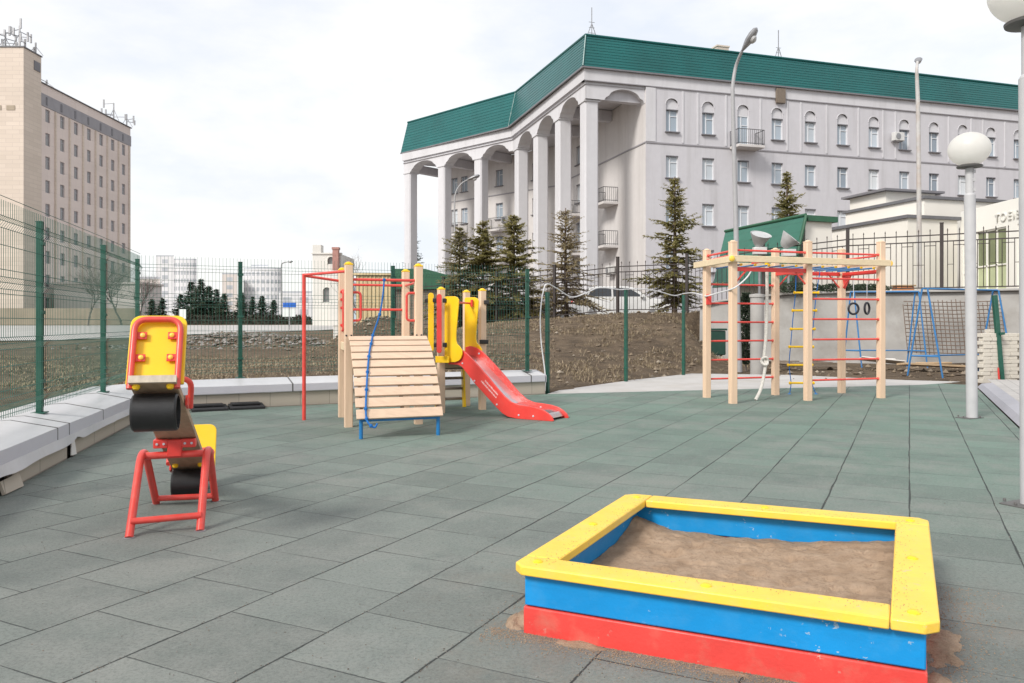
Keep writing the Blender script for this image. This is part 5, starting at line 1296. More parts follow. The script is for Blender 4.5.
# ------------------------------------------------------------------ cream building with the shop front
cre = thing('cream_building', (16.8, 30, 0), 'low cream building of stepped flat-roofed blocks with a green glazed front', 'building')
def block(p, w, d, z0, z1, mat, name='wall_block', edge='dark_edge', ov=.10, lip=.12):
    m = MB(); q = [p, p+rD*w, p+rD*w+lD*d, p+lD*d]; m.prism([a+up*z0 for a in q], up*(z1-z0)); o = m.build(name, mat, cre, smooth=0)
    m = MB(); q = [p-rD*ov-lD*ov, p+rD*(w+ov)-lD*ov, p+rD*(w+ov)+lD*(d+ov), p-rD*ov+lD*(d+ov)]; m.prism([a+up*(z1+.002) for a in q], up*lip); m.build('roof_edge', edge, o, smooth=0)
    return o
block(V(16.7, 32), 12, 4.6, 1.6, 6.28, 'cream'); block(V(14.52, 29), 2.30, 4.1, 1.6, 5.10, 'cream')
block(V(16.75, 35.4), 2.75, 2.3, 6.0, 7.15, 'cream', 'roof_hut', 'blintel', .28, .10)
fy0, fy1 = 21.5, 29.66; fx = 16.84
opsf = []; yL = lambda y: fy1-y                     # face runs from the far end toward the camera
opsf = [(yL(28.72), yL(26.92), 2.35, 4.55), (yL(26.32), yL(24.4), 2.35, 4.55), (yL(29.5), yL(28.95), 2.2, 4.2)]
m = MB(); atf = wallface(m, V(fx, fy1), V(fx, fy0), 1.6, 5.42, opsf, .12); m.quad(V(fx, fy0, 1.6), V(fx+6, fy0, 1.6), V(fx+6, fy0, 5.42), V(fx, fy0, 5.42)); m.quad(V(fx, fy0, 5.42), V(fx+6, fy0, 5.42), V(fx+6, fy1, 5.42), V(fx, fy1, 5.42)); m.build('front_wall', 'white_cream', cre, smooth=0)
for (a, b, c, d) in opsf:
    m = MB(); zm = lerp(c, d, .42); m.quad(atf(a, zm, .10), atf(b, zm, .10), atf(b, d, .10), atf(a, d, .10)); gl_ = m.build('shop_window', 'green_glass', cre, smooth=0)
    m = MB(); m.quad(atf(a, c, .09), atf(b, c, .09), atf(b, zm, .09), atf(a, zm, .09)); m.build('lime_panel', 'lime', cre, smooth=0)
    m = MB(); n = 3 if b-a > 1 else 1
    for i in range(n+1): x = lerp(a+.03, b-.03, i/n); m.bar(atf(x, c, .07), atf(x, d, .07), .05, .05, up=(0, 1, 0))
    for z in (c+.03, zm, d-.03): m.bar(atf(a, z, .07), atf(b, z, .07), .05, .05)
    m.build('window_frame', 'white_cream', cre, smooth=0)
def letters(txt, p, size, rot, mat, parent, name, ext=.02):
    cu = bpy.data.curves.new(name, 'FONT'); cu.body = txt; cu.size = size; cu.extrude = ext; cu.space_character = 1.35
    tmp = bpy.data.objects.new('lettering_curve', cu); COL.objects.link(tmp); dg = bpy.context.evaluated_depsgraph_get(); me = bpy.data.meshes.new_from_object(tmp.evaluated_get(dg)); bpy.data.objects.remove(tmp)
    me.materials.clear(); me.materials.append(M[mat]); o = bpy.data.objects.new(name, me); COL.objects.link(o); o.parent = parent; o.location = Vector(p)-ROOT[parent.name]; o.rotation_euler = rot; return o
letters('TOEIB', V(fx-.03, 27.5, 4.74), .40, (rad(90), 0, rad(-90)), 'text', cre, 'wall_lettering')

# the little house with a steep tiled side
hs = thing('tiled_house', (10.5, 29, 0), 'small house with a steep green metal tile roof side behind the climbing frame', 'house')
Hb = V(10.35, 28); m = MB(); zt2, zb2 = 5.02, 2.7
m.prism([Hb+up*zt2, Hb+lD*5.1+up*zt2, Hb+lD*5.1-rD*.62+up*zb2, Hb-rD*.62+up*zb2], rD*.12); m.build('tiled_roof', 'roof2', hs, smooth=0)
m = MB(); m.prism([Hb+rD*.13-lD*.05+up*(zt2-.14), Hb+rD*1.4-lD*.05+up*(zt2-.16), Hb+rD*1.4+lD*5+up*(zt2-.16), Hb+rD*.13+lD*5.1+up*(zt2-.14)], up*.2); m.build('roof_slab', 'green_booth', hs, smooth=0)
m = MB(); m.prism([Hb+rD*.13+lD*.1+up*1.6, Hb+rD*1.25+lD*.1+up*1.6, Hb+rD*1.25+lD*5+up*1.6, Hb+rD*.13+lD*5+up*1.6], up*(zt2-1.75)); m.build('wall', 'cream', hs, smooth=0)
m = MB(); m.tube([Hb-lD*.12-rD*.0+up*(zt2+.04), Hb-lD*.12-rD*.62+up*zb2], .06, 8); m.tube([Hb-lD*.1+up*(zt2+.05), Hb+lD*5.1+up*(zt2+.05)], .06, 8); m.build('roof_trim', 'green_booth', hs)
for (u, v, ax, lab) in ((760, 238, V(.12, -.42, .88), 'round floodlight with its pale shade tipped skyward, next to the curved lamp pole'), (789, 240, V(.55, -.30, .70), 'round floodlight with its shade tipped sideways below the small spruce')):
    c = P(u, v, 25.9); t = thing('floodlight', (c.x, c.y, 2.1), lab, 'floodlight', 'round floodlights')
    m = MB(); m.lathe(c, [(.08, -.30), (.16, -.22), (.33, .10), (.345, .13), (.31, .10), (.12, -.12), (0, -.15)], 28, ax); m.build('shade', 'silver', t)
    m = MB(); m.lathe(c, [(.05, .06), (.30, .115), (.30, .118), (.05, .12)], 28, ax); m.build('glass', 'silver', t)
    m = MB(); m.box(c+V(0, .03, -.42), (.42, .26, .24)); m.build('ballast_box', 'ac', t, bevel=.02)
    m = MB(); m.tube([c+V(0, .05, -.5), V(c.x, c.y+.05, 2.1)], .045, 10); m.build('stand', 'greymetal', t)

# ------------------------------------------------------------------ tall block on the far side
tall = thing('tall_block', (-62, 105, 0), 'tall beige brick block with a blank stair tower and rows of narrow windows', 'building')
Yw = [100.4+3.27*i for i in range(7)]; zr_ = [3.6+2.99*i for i in range(9)]
m = MB(); pA, pB = V(-59, 122.2), V(-59, 96.4); ops = []
for y in Yw:
    for z in zr_: ops.append((pA.y-y-.5, pA.y-y+.5, z-.8, z+.8))
att = wallface(m, V(-59, 96.4), V(-59, 122.2), 1, 28.55, [(y-.5-96.4, y+.5-96.4, z-.8, z+.8) for y in Yw for z in zr_], .2); m.build('long_wall', 'sovpink', tall, smooth=0)
m = MB()
for y in [98.7]+[y+1.63 for y in Yw]: m.box((-58.93, y, 14.8), (.14, .32, 27.4))
m.build('wall_ribs', 'sovbrick', tall, smooth=0)
tw = winproto(1.0, 1.6, tall, 'frame', 'pane_dark', False, .08); tu = [False]
for y in Yw:
    for z in zr_: place(tw, tu, att, y-96.4, z-.8, pi/2, tall, .16)
m = MB(); m.box((-65.5, 109.3, 29.35), (13.1, 26.0, 1.55)); m.build('attic_band', 'btrim', tall, smooth=0)
M['attic'] = mk('lilac_attic', (.36, .34, .37), .85, .05, .5); tall.children[-1].data.materials[0] = M['attic']
for y in Yw+[99.0]:
    m = MB(); m.box((-58.93, y-.3, 29.35), (.06, .35, 1.0)); m.build('attic_vent', 'blintel', tall, smooth=0)
m = MB(); m.box((-65.5, 109.3, 30.75), (12.9, 25.9, 1.25)); m.build('parapet', 'sovpink', tall, smooth=0)
m = MB(); m.box((-65.5, 109.4, 31.45), (13.2, 26.2, .12)); m.build('parapet_cap', 'dark_edge', tall, smooth=0)
m = MB(); m.box((-65.6, 109.5, 14.5), (12.9, 25.5, 28)); m.build('block_core', 'pane_dark', tall, smooth=0)
m = MB(); m.box((-72.5, 94.75, 17.2), (30, 3.5, 33)); m.build('stair_tower', 'sovbrick', tall, smooth=0)
m = MB(); m.box((-72.5, 94.75, 33.78), (30.2, 3.7, .14)); m.build('tower_cap', 'dark_edge', tall, smooth=0)
m = MB(); m.box((-57.46, 95.6, 32.3), (.1, 1.2, 1.1)); m.build('tower_vent', 'blintel', tall, smooth=0)
m = MB(); rnd = random.Random(8)
for i in range(9):
    m = MB(); m.box((-59-1.6*i, 92.97, 26.6), (1.0, .05, .55)); m.build('wall_vent', 'graywall_far', tall, smooth=0)
def mast(p, h, arms, seed):
    rnd = random.Random(seed); m = MB(); m.bar(p, p+up*h, .14, .14, up=(0, 1, 0))
    for _ in range(arms):
        z = h*rnd.uniform(.25, .98); a = rnd.uniform(0, 2*pi); L = rnd.uniform(.6, 1.9); q = p+up*z+V(cos(a)*L, sin(a)*L)
        m.bar(p+up*z, q, .07, .07); m.bar(q-up*rnd.uniform(.3, .8), q+up*rnd.uniform(.3, .9), .20, .14, up=(0, 1, 0))
    for k in range(3): m.bar(p+V(.9*cos(2*k), .9*sin(2*k), 0), p+up*h*.7, .06, .06)
    m.build('antenna_mast', 'greymetal', tall, smooth=0)
mast(V(-58.9, 94.5, 33.8), 3.0, 9, 1); mast(V(-60.6, 94.5, 33.8), 2.2, 6, 2); mast(V(-58, 96.2, 33.8), 1.6, 1, 9); mast(V(-60, 119, 31.4), 3.0, 4, 3); mast(V(-59.3, 121.6, 31.4), 2.0, 2, 4); mast(V(-59.6, 101.2, 31.4), 1.0, 1, 5)
m = MB(); m.strip([V(-130, 91, .8), V(-43, 91, .8)], [V(-130, 91, 2.95), V(-43, 91, 2.95)], (0, .3, 0))
solo(m, 'yard_wall', 'graywall_far', 'long tan yard wall at the foot of the tall beige block', 'wall')
m = MB(); m.box((-52.5, 103, 3.6), (11, 6, 5.2)); m.box((-52.5, 103, 6.3), (11.4, 6.4, .25))
solo(m, 'outbuilding', 'farpink', 'low pinkish outbuilding beside the tall beige block', 'building', smooth=0)

# ------------------------------------------------------------------ far buildings
def tower_block(name, label, vols, fl, cat='building'):
    x0, y0 = vols[0][0], vols[0][2]; t = thing(name, (x0, y0, 0), label, cat)
    for (xa, xb, y, dp, top, mat, rnd_) in vols:
        m = MB()
        if rnd_:
            n = 12; pts = [V(lerp(xa, xb, .5)-(xb-xa)/2*cos(pi*i/n), y-(xb-xa)*.16*sin(pi*i/n)) for i in range(n+1)]; kk = (y+dp)/y; pts += [V(xb*kk, y+dp), V(xa*kk, y+dp)]
        else: kk = (y+dp)/y; pts = [V(xa, y), V(xb, y), V(xb*kk, y+dp), V(xa*kk, y+dp)]
        m.prism([p+up*.5 for p in pts], up*(top-.5)); w = m.build('wall', mat, t, smooth=0)
        m = MB(); m.prism([p*1.0+up*(top+.01) for p in pts], up*.5); m.build('parapet', 'farwin', w, smooth=0)
        k = len(pts)-2 if rnd_ else 2
        z = top-2.6
        while z > 3:
            m = MB()
            for i in range(k-1):
                a, b = pts[i], pts[i+1]; d = (b-a).normalized(); o_ = V(d.y, -d.x)*.25; L = (b-a).length; nwin = max(1, int(L/3.6))
                for q in range(nwin):
                    s = (q+.5)/nwin; c = a.lerp(b, s)+o_*.1; hw_ = min(1.1, L*.3); m.prism([c-d*hw_+up*z, c+d*hw_+up*z, c+d*hw_+up*(z+1.5), c-d*hw_+up*(z+1.5)], -o_*.7)
            m.build('window_row', 'farwin', w, smooth=0); z -= fl
    return t
tower_block('apartment_tower', 'far white apartment tower with a rounded end, beyond the dark conifers', [(U(156, 300), U(174, 300), 300, 14, Zv(256.5, 300), 'farwhite', False), (U(172, 300), U(195.5, 300), 301, 12, Zv(260, 300), 'farwhite', True), (U(148, 290), U(163, 290), 312, 10, Zv(278, 300), 'farpink', False)], 3.0)
tower_block('apartment_tower', 'far pale apartment tower with a lower pinkish wing, beside the mesh fence post', [(U(240, 300), U(278, 300), 304, 14, Zv(268.5, 300), 'farwhite', True), (U(226, 300), U(241, 300), 296, 14, Zv(275, 300), 'farpink', False), (U(246, 300), U(263, 300), 306, 6, Zv(266, 306), 'farwhite', False)], 3.0)
tower_block('distant_block', 'low distant building behind the blue road sign', [(U(279, 210), U(312, 210), 210, 12, Zv(293, 210), 'farwhite', False), (U(297, 215), U(318, 215), 230, 12, Zv(297, 210), 'farwin', False)], 3.2)
tower_block('distant_block', 'low brownish building beside the end of the green mesh fence', [(U(140, 180), U(160, 180), 180, 12, Zv(279, 180), 'farpink', False), (U(136, 170), U(153, 170), 176, 3, Zv(297, 176), 'farwhite', False)], 3.0)
tower_block('distant_block', 'dull low building seen between the columns and the green kiosk', [(U(425, 160), U(452, 160), 160, 10, Zv(281, 160), 'farwin', False)], 3.2)
# old white house with arched windows and a brick chimney
Y0 = 85; old = thing('old_white_house', (U(328, Y0), Y0, 0), 'narrow old white house with arched windows and a red brick chimney', 'house')
m = MB(); xa, xb = U(312.5, Y0), U(341, Y0); hp, wd_ = Zv(254, Y0), (xb-xa)
wo = []
for (uc, vt, vb_, hw_) in ((331, 257, 264, .34), (327, 287.5, 302, .42)): wo.append((U(uc, Y0)-xa-hw_, U(uc, Y0)-xa+hw_, Zv(vb_, Y0), Zv(vt, Y0)))
ato = wallface(m, V(xa, Y0), V(xb, Y0), .4, hp, wo, .25); wallface(m, V(xb, Y0), V(xb, Y0+7), .4, hp, []); wallface(m, V(xa, Y0+7), V(xa, Y0), .4, hp, []); m.quad(V(xa, Y0, hp), V(xb, Y0, hp), V(xb, Y0+7, hp), V(xa, Y0+7, hp)); m.build('wall', 'oldwhite', old, smooth=0)
for (a, b, c, d) in wo:
    m = MB(); m.quad(ato(a, c, .2), ato(b, c, .2), ato(b, d, .2), ato(a, d, .2)); w = m.build('window', 'pane_dark', old, smooth=0)
    m = MB(); cx_, r0 = (a+b)/2, (b-a)/2
    m.tube([ato(a-.06, c, -.03), ato(a-.06, d-r0, -.03)]+[ato(cx_-(r0+.06)*cos(pi*q/10), d-r0+(r0+.06)*sin(pi*q/10), -.03) for q in range(11)]+[ato(b+.06, c, -.03)], .07, 6); m.build('arch_frame', 'oldwhite', w)
m = MB(); m.box(V(xa+.45, Y0+.6, hp+.5), (.9, 1.2, 1.0)); m.box(V((xa+xb)/2, Y0+.05, hp+.06), (wd_+.2, .4, .14)); m.build('turret', 'oldwhite', old, smooth=0)
m = MB(); zt9, zb9 = Zv(249, Y0), Zv(272, Y0); m.box(V(U(337, Y0), Y0-.5, (zt9+zb9)/2), (.62, .6, zt9-zb9)); m.box(V(U(337, Y0), Y0-.5, zt9), (.76, .72, .25)); m.build('chimney', 'brickred', old, smooth=0)
m = MB(); m.box(V(U(338.5, Y0), Y0-.55, (zb9+.4)/2), (1.5, 1.0, zb9-.4)); m.box(V(U(338.5, Y0), Y0-.55, zb9+.02), (1.7, 1.2, .12)); m.build('annex', 'oldwhite', old, smooth=0)
# beige shed and the green-roofed kiosk
m = MB(); xa, xb = U(356, 48), U(414, 48); m.box(((xa+xb)/2, 51, 2.2), (xb-xa, 6, 3.9)); m.box(((xa+xb)/2, 51, 4.22), (xb-xa+.3, 6.3, .12))
for i in range(14): m.box((lerp(xa, xb, (i+.5)/14), 47.97, 2.2), (.07, .06, 3.9))
solo(m, 'beige_shed', 'beige_shed', 'beige ribbed shed behind the play tower', 'shed', smooth=0)
kio = thing('green_kiosk', (-4.9, 43, 0), 'kiosk with a green metal roof behind the yellow slide panels', 'kiosk')
m = MB(); xa, xb = U(394, 42), U(451, 42); m.box(((xa+xb)/2, 44, 1.9), (xb-xa-.2, 4, 3)); m.build('wall', 'wood_dark', kio, smooth=0)
m = MB(); m.prism([V(xa, 41.8, 3.05), V(xb, 41.8, 3.05), V(xb, 41.8, 3.75), V(lerp(xa, xb, .55), 41.8, 4.12), V(xa, 41.8, 4.12)], (0, 4.4, 0)); m.build('roof', 'green_booth', kio, smooth=0)
# road signs, post, bin
for (u, v, Y, w, h, mat, lab, zb) in ((289.5, 305, 72, 1.2, .42, 'sign_blue', 'small blue road sign board by the far road', .5), (289, 313, 80, 1.3, .75, 'sign_white', 'white notice panel low behind the blue road sign', .8), (182.5, 314, 70, .62, .85, 'sign_white', 'pale green-white sign panel by the far road, left of the conifers', .5)):
    c = P(u, v, Y); t = thing('road_sign', (c.x, c.y, zb), lab.replace(', left of the conifers', ' in front of the conifers'), 'sign')
    m = MB(); m.box(c, (w, .04, h)); m.build('panel', mat, t, bevel=.01)
    m = MB(); m.tube([V(c.x, c.y+.06, zb-.3), V(c.x, c.y+.06, c.z+h*.4)], .04, 8); m.build('pole', 'greymetal', t)
m = MB(); c = P(337.5, 335, 30); m.box((c.x, c.y, .45), (.26, .26, 1.4)); m.box((c.x, c.y, 1.17), (.30, .30, .06)); solo(m, 'concrete_post', 'oldwhite', 'short white concrete post on the waste ground beside the play tower', 'post', bevel=.01)
bn_ = thing('green_bin', (6.35, 24.6, .5), 'green waste bin half hidden behind the climbing frame posts', 'bin'); c = V(6.35, 24.6, 0)
z0 = zground(6.35, 24.6)
m = MB(); m.prism([c+V(-.24, -.26, z0+.05), c+V(.24, -.26, z0+.05), c+V(.24, .26, z0+.05), c+V(-.24, .26, z0+.05)], V(0, 0, .75)); m.build('body', 'binmat', bn_, bevel=.03)
m = MB(); m.box(c+V(0, 0, z0+.84), (.56, .60, .06)); m.build('lid', 'binmat', bn_, bevel=.02)
m = MB(); [m.lathe(c+V(s*.22, .24, z0+.06), [(.07, -.03), (.07, .03)], 12, (1, 0, 0)) for s in (-1, 1)]; m.build('wheel', 'rubber', bn_)
ob = thing('orange_bin', (13.1, 25.8, 2.15), 'orange bin standing behind the iron fence above the swings', 'bin'); c = P(903, 291, 25.8)
m = MB(); m.prism([c+V(-.28, -.2, -.22), c+V(.28, -.2, -.22), c+V(.28, .2, -.22), c+V(-.28, .2, -.22)], V(0, 0, .36)); m.build('body', 'orange', ob, bevel=.03)
m = MB(); m.box(c+V(0, 0, .17), (.64, .46, .05)); m.build('rim', 'plank_tan', ob, bevel=.015)

# ------------------------------------------------------------------ trees
def spruce(name, label, b, h, r, mat, seed, group, dens=1.0, bare=0.0, lw=1.0, cat='tree', droop=.25):
    rnd = random.Random(seed); t = thing(name, tuple(b), label, cat, group)
    m = MB(); bendx, bendy = rnd.uniform(-.02, .02)*h, rnd.uniform(-.02, .02)*h
    ax = lambda k: b+V(bendx*sin(k*2.2), bendy*sin(k*2.7), h*k)
    m.tube([ax(k/10)-up*(.15 if k == 0 else 0) for k in range(11)], [lerp(.022*h, .004*h, k/10) for k in range(11)], 8)
    br = []; nl = int(20+h*3.4)
    for i in range(nl):
        k = lerp(.06, .97, (i+rnd.uniform(-.3, .3))/(nl-1)); k = min(.975, max(.05, k)); nb = rnd.randint(5, 8)
        a0 = rnd.uniform(0, 2*pi)
        for q in range(nb):
            L = r*((1-k)**.80)*(rnd.uniform(.45, 1.18)*(1+.25*sin(3*a0)))*(1 if k > .14 else rnd.uniform(.5, .95))+.05*r
            if rnd.random() < .16: continue
            a = a0+2*pi*q/nb+rnd.uniform(-.35, .35); p = ax(k)
            if rnd.random() < bare: L *= .6
            rise = lerp(-.30, .55, k)+rnd.uniform(-.25, .22)
            e_ = p+V(cos(a), sin(a))*L+up*(L*rise-droop*L*.35); mid = p.lerp(e_, .5)+up*(L*.07)
            tipv = e_+V(cos(a), sin(a))*L*.05+up*L*.06; br.append((p, mid, e_, tipv, L, a, k))
            m.tube([p, mid, e_], [.006*h*(1-k)+.006, .004*h*(1-k)+.005, .003], 4, caps=False)
    m.build('trunk', 'bark', t)
    m = MB()
    for (p, mid, e_, tipv, L, a, k) in br:
        n = max(6, int(L*21*dens)); out = V(cos(a), sin(a)); side = V(-sin(a), cos(a))
        for i in range(n):
            s = lerp(.12 if k > .5 else .25, 1.0, (i+rnd.random())/n); c = (p.lerp(mid, s*2) if s < .5 else mid.lerp(tipv, s*2-1))
            sl_ = (.13+.20*(1-s))*(.55+.45*L/r)*rnd.uniform(.7, 1.3)*lw*(h/5)**.4
            for sg in (-1, 1, 0) if rnd.random() < .55 else (-1, 1):
                d = (out*rnd.uniform(.35, .9)+side*sg*rnd.uniform(.5, 1.0)+up*rnd.uniform(-.55, .18)).normalized() if sg else (out*.5+up*rnd.uniform(-.9, .5)+side*rnd.uniform(-.4, .4)).normalized()
                w = sl_*rnd.uniform(.15, .24); nx_ = d.cross(V(rnd.uniform(-.5, .5), rnd.uniform(-.5, .5), 1)).normalized()*w
                c1 = c+d*sl_*.45; c2 = c+d*sl_
                m.add([c-nx_*.35, c+nx_*.35, c1+nx_, c1-nx_, c2], [(0, 1, 2, 3), (3, 2, 4)])
    m.build('crown', mat, t, smooth=0); return t
sg = 'young spruces by the iron fence'
def gz(x, y): return zground(x, y, False)
def at_u(u, Y): x = U(u, Y); return V(x, Y, gz(x, Y))
spruce('spruce_tree', 'bushy pale olive spruce with bare twigs, directly behind the yellow slide panels', at_u(461, 33.0), 4.3, 1.75, 'needles_mix', 1, sg, .95, .1, 1.0)
spruce('spruce_tree', 'dark olive spruce close behind the pale bushy one, narrow topped', at_u(481, 33.6), 4.55, 1.9, 'needles', 2, sg, 1.25, 0, 1.1)
spruce('spruce_tree', 'dark olive spruce with long uneven boughs between the porch columns', at_u(515, 33.0), 4.55, 2.1, 'needles', 3, sg, 1.15, .1, 1.1)
spruce('spruce_tree', 'sparse pale brown spruce with see-through boughs beside the end column', at_u(566.5, 31.6), 4.45, 2.0, 'needles_pale', 4, sg, .72, .1, .9)
spruce('spruce_tree', 'slender olive spruce standing before the corner of the grey facade', at_u(674.5, 30.0), 5.2, 1.6, 'needles', 5, sg, .95, .1)
spruce('spruce_tree', 'small olive spruce rising over the tiled roof side, behind the floodlights', at_u(786, 30.6), 5.25, 1.5, 'needles', 6, sg, 1.1, .1)
spruce('spruce_tree', 'dark spruce seen between the two outermost porch columns', V(U(414, 84), 84, 1.3), 10.2, 2.2, 'needles_dark', 8, None, .5, .1, 1.0)
# far conifers
fc = [(152, 299), (163, 298), (181, 294), (191, 281.5), (201, 279), (209, 286), (216.5, 289), (224, 293), (241, 292), (253, 296.5), (262, 295.5), (274, 300)]
far_protos = []
for i, (u, v) in enumerate(fc):
    Y = 95+(i*37 % 7); b = V(U(u, Y), Y, 1.1); h = Zv(v, Y)-1.1
    lab = ['small dark conifer at the end of the far group, beside the green fence corner', 'low dark conifer in front of the rounded white tower', 'dark conifer beside the pale sign panel', 'tall dark conifer, second highest of the far group', 'tallest dark conifer of the far group', 'dark conifer leaning against the tallest one of the far group', 'middling dark conifer between the two far towers', 'last and lowest conifer of the dense dark group between the towers', 'lone dark conifer right behind the mesh fence post', 'small dark conifer in front of the pale tower middle', 'small dark conifer in front of the pale tower edge', 'smallest dark conifer near the low distant building'][i]
    spruce('conifer_tree', lab, b, h, h*.40, 'needles_dark', 30+i, 'far conifers by the road', .42, .1, 1.8)
# bare trees
def bare_tree(label, b, h, seed, spread=.5):
    rnd = random.Random(seed); t = thing('bare_tree', tuple(b), label, 'tree', 'bare trees by the road'); tr, cr = MB(), MB()
    def grow(p, d, L, r, lev):
        pts = [p]; q = p; n = 4
        for i in range(n):
            d = (d+V(rnd.gauss(0, .13), rnd.gauss(0, .13), rnd.gauss(.03, .06))).normalized(); q = q+d*L/n; pts.append(q)
        (tr if lev < 2 else cr).tube(pts, [lerp(r, r*.55, i/n) for i in range(n+1)], 6 if lev < 2 else 3, caps=False)
        if lev >= 5: return
        for _ in range(4 if lev else 6):
            s = rnd.randint(1 if lev else 2, n); a = rnd.uniform(0, 2*pi); sp_ = spread*rnd.uniform(.6, 1.5)
            nd = (d+V(cos(a)*sp_, sin(a)*sp_, rnd.uniform(-.1, .35))).normalized(); grow(pts[s], nd, L*rnd.uniform(.5, .8), r*.5, lev+1)
    grow(b-up*.2, V(0, 0, 1), h*.36, h*.011, 0)
    tr.build('trunk', 'bark_grey', t); cr.build('crown', 'bark_grey', t, smooth=0)
bare_tree('bare leafless tree before the middle of the tall beige block', V(U(88, 84), 84, .9), 9.5, 3, .62)
bare_tree('bare leafless tree at the outer corner of the tall beige block', V(U(122, 88), 88, .9), 10.5, 5, .62)
bare_tree('thin bare tree between the beige block and the far white tower', V(U(140, 96), 96, 1.0), 9.0, 9, .55)
bare_tree('bare tree behind the red bars of the play tower', V(U(360, 70), 70, .8), 7.2, 12, .5)
# hedge
rnd = random.Random(17); m = MB()
x0, x1 = U(146, 92), U(311, 92)
for _ in range(9000):
    x = rnd.uniform(x0, x1); y = 92+rnd.uniform(-.6, .6); z = .75+1.25*rnd.random()**.8*(1+.18*fbm(x, y, .6)); a = rnd.uniform(0, 2*pi); L = rnd.uniform(.2, .45); d = V(cos(a)*.6, sin(a)*.6, rnd.uniform(.2, 1)).normalized()*L; w = V(-sin(a), cos(a))*.05; c = V(x, y, z)
    m.add([c-w, c+w, c+d], [(0, 1, 2)])
for i in range(40): a = lerp(x0, x1, i/40); b = lerp(x0, x1, (i+1)/40); m.box(((a+b)/2, 92, 1.15+.1*fbm(a, 1, .4)), ((b-a)*1.01, .9, 1.2))
solo(m, 'hedge', 'hedge', 'long dark clipped hedge in front of the far conifers', 'hedge', smooth=0)
# low shrubs on top of the retaining wall and a slim green one below it
def shrub(label, b, w, h, mat, seed, n=900, lf=.09):
    rnd = random.Random(seed); t = thing('shrub', tuple(b), label, 'shrub', 'low shrubs'); st, fo = MB(), MB()
    for _ in range(9):
        a = rnd.uniform(0, 2*pi); e_ = b+V(cos(a)*w*.35, sin(a)*w*.25, h*rnd.uniform(.6, .95)); st.tube([b-up*.05, b.lerp(e_, .5)+V(0, 0, h*.08), e_], [.012, .009, .004], 4)
    for _ in range(n):
        a = rnd.uniform(0, 2*pi); q = rnd.random()**.5; z = rnd.random(); rr = q*sqrt(max(0, 1-(2*z-1)**2*.8))*(1+.25*fbm(a, z, 1.2)); c = b+V(cos(a)*rr*w/2, sin(a)*rr*w/2.6, h*(.08+.92*z))
        d = V(rnd.gauss(0, 1), rnd.gauss(0, 1), rnd.gauss(.3, .8)).normalized()*lf*rnd.uniform(.6, 1.3); s = d.cross(V(rnd.random(), rnd.random(), 1)).normalized()*lf*.3
        fo.add([c-d*.5, c+s, c+d*.5, c-s], [(0, 1, 2, 3)])
    st.build('stem', 'bark_grey', t); fo.build('foliage', mat, t, smooth=0)
shrub('low dark shrub on the wall top behind the rope ladder', P(800, 293.5, 25.4), 1.6, .34, 'needles_dark', 1)
shrub('low dark shrub on the wall top behind the right rear post'.replace('right rear', 'ringed rear'), P(838, 293.5, 25.1), 1.5, .30, 'needles_dark', 2)
shrub('low dark shrub on the wall top above the dark rings', P(868, 293.3, 24.9), 1.5, .28, 'needles_dark', 3)
shrub('slim upright dark green shrub between the lamp pole and the concrete pipe', V(6.22, 21.0, 0), .46, 2.05, 'needles_dark', 4, 1600, .10)

# ------------------------------------------------------------------ sky, sun, camera
wd = bpy.data.worlds.new('World'); S.world = wd; wd.use_nodes = True; nt = wd.node_tree; bg = nt.nodes['Background']
sunv = Vector((-.52, -.58, .62)).normalized(); el = math.asin(sunv.z); az = atan2(sunv.x, sunv.y)
sky = nt.nodes.new('ShaderNodeTexSky'); sky.sky_type = 'NISHITA'; sky.sun_disc = False; sky.sun_elevation = el; sky.sun_rotation = az; sky.altitude = 100; sky.air_density = 1; sky.dust_density = 2; sky.ozone_density = 1
tc = nt.nodes.new('ShaderNodeTexCoord'); mp = nt.nodes.new('ShaderNodeMapping'); mp.inputs['Scale'].default_value = (1.0, 1.0, 2.6); nt.links.new(tc.outputs['Generated'], mp.inputs[0])
nz = nt.nodes.new('ShaderNodeTexNoise'); nz.inputs['Scale'].default_value = 1.9; nz.inputs['Detail'].default_value = 7; nz.inputs['Roughness'].default_value = .55; nt.links.new(mp.outputs[0], nz.inputs['Vector'])
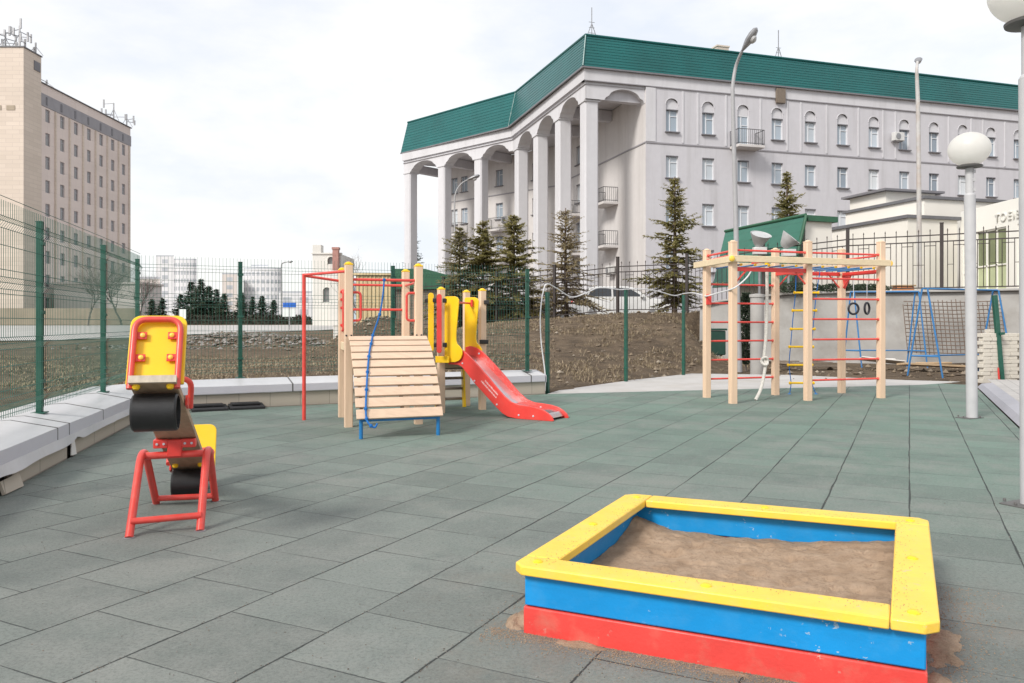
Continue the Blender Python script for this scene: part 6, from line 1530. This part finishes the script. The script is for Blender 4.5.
rp = nt.nodes.new('ShaderNodeValToRGB'); rp.color_ramp.elements[0].position = .34; rp.color_ramp.elements[0].color = (.74, .74, .74, 1); rp.color_ramp.elements[1].position = .62; rp.color_ramp.elements[1].color = (1, 1, 1, 1); nt.links.new(nz.outputs['Fac'], rp.inputs[0])
mx = nt.nodes.new('ShaderNodeMix'); mx.data_type = 'RGBA'; cs_ = [q for q in mx.inputs if q.type == 'RGBA']; nt.links.new(rp.outputs[0], mx.inputs['Factor']); nt.links.new(sky.outputs[0], cs_[0]); 
nz2 = nt.nodes.new('ShaderNodeTexNoise'); nz2.inputs['Scale'].default_value = 3.1; nz2.inputs['Detail'].default_value = 8; nz2.inputs['Roughness'].default_value = .58; nt.links.new(mp.outputs[0], nz2.inputs['Vector'])
rp2 = nt.nodes.new('ShaderNodeValToRGB'); rp2.color_ramp.elements[0].position = .38; rp2.color_ramp.elements[0].color = (4.5, 4.68, 4.98, 1); rp2.color_ramp.elements[1].position = .60; rp2.color_ramp.elements[1].color = (5.5, 5.42, 5.32, 1)
nt.links.new(nz2.outputs['Fac'], rp2.inputs[0]); nt.links.new(rp2.outputs[0], cs_[1])
nt.links.new([q for q in mx.outputs if q.type == 'RGBA'][0], bg.inputs['Color']); bg.inputs['Strength'].default_value = .10
sl_ = bpy.data.lights.new('sun', 'SUN'); sl_.energy = 1.6; sl_.angle = rad(14); sl_.color = (1, .955, .89)
so = bpy.data.objects.new('sun', sl_); COL.objects.link(so); so.rotation_euler = sunv.to_track_quat('Z', 'Y').to_euler(); so.location = sunv*50
cam = bpy.data.cameras.new('camera'); co = bpy.data.objects.new('camera', cam); COL.objects.link(co); S.camera = co
co.location = (0, 0, H); co.rotation_euler = (rad(90), 0, 0); cam.sensor_width = 36; cam.lens = F/1024*36; cam.shift_y = (CV-341.5)/1024; cam.clip_start = .05; cam.clip_end = 4000
vs_ = S.view_settings; vs_.view_transform = 'Standard'; vs_.look = 'None'; vs_.gamma = 1; vs_.exposure = 1.04; vs_.use_curve_mapping = False
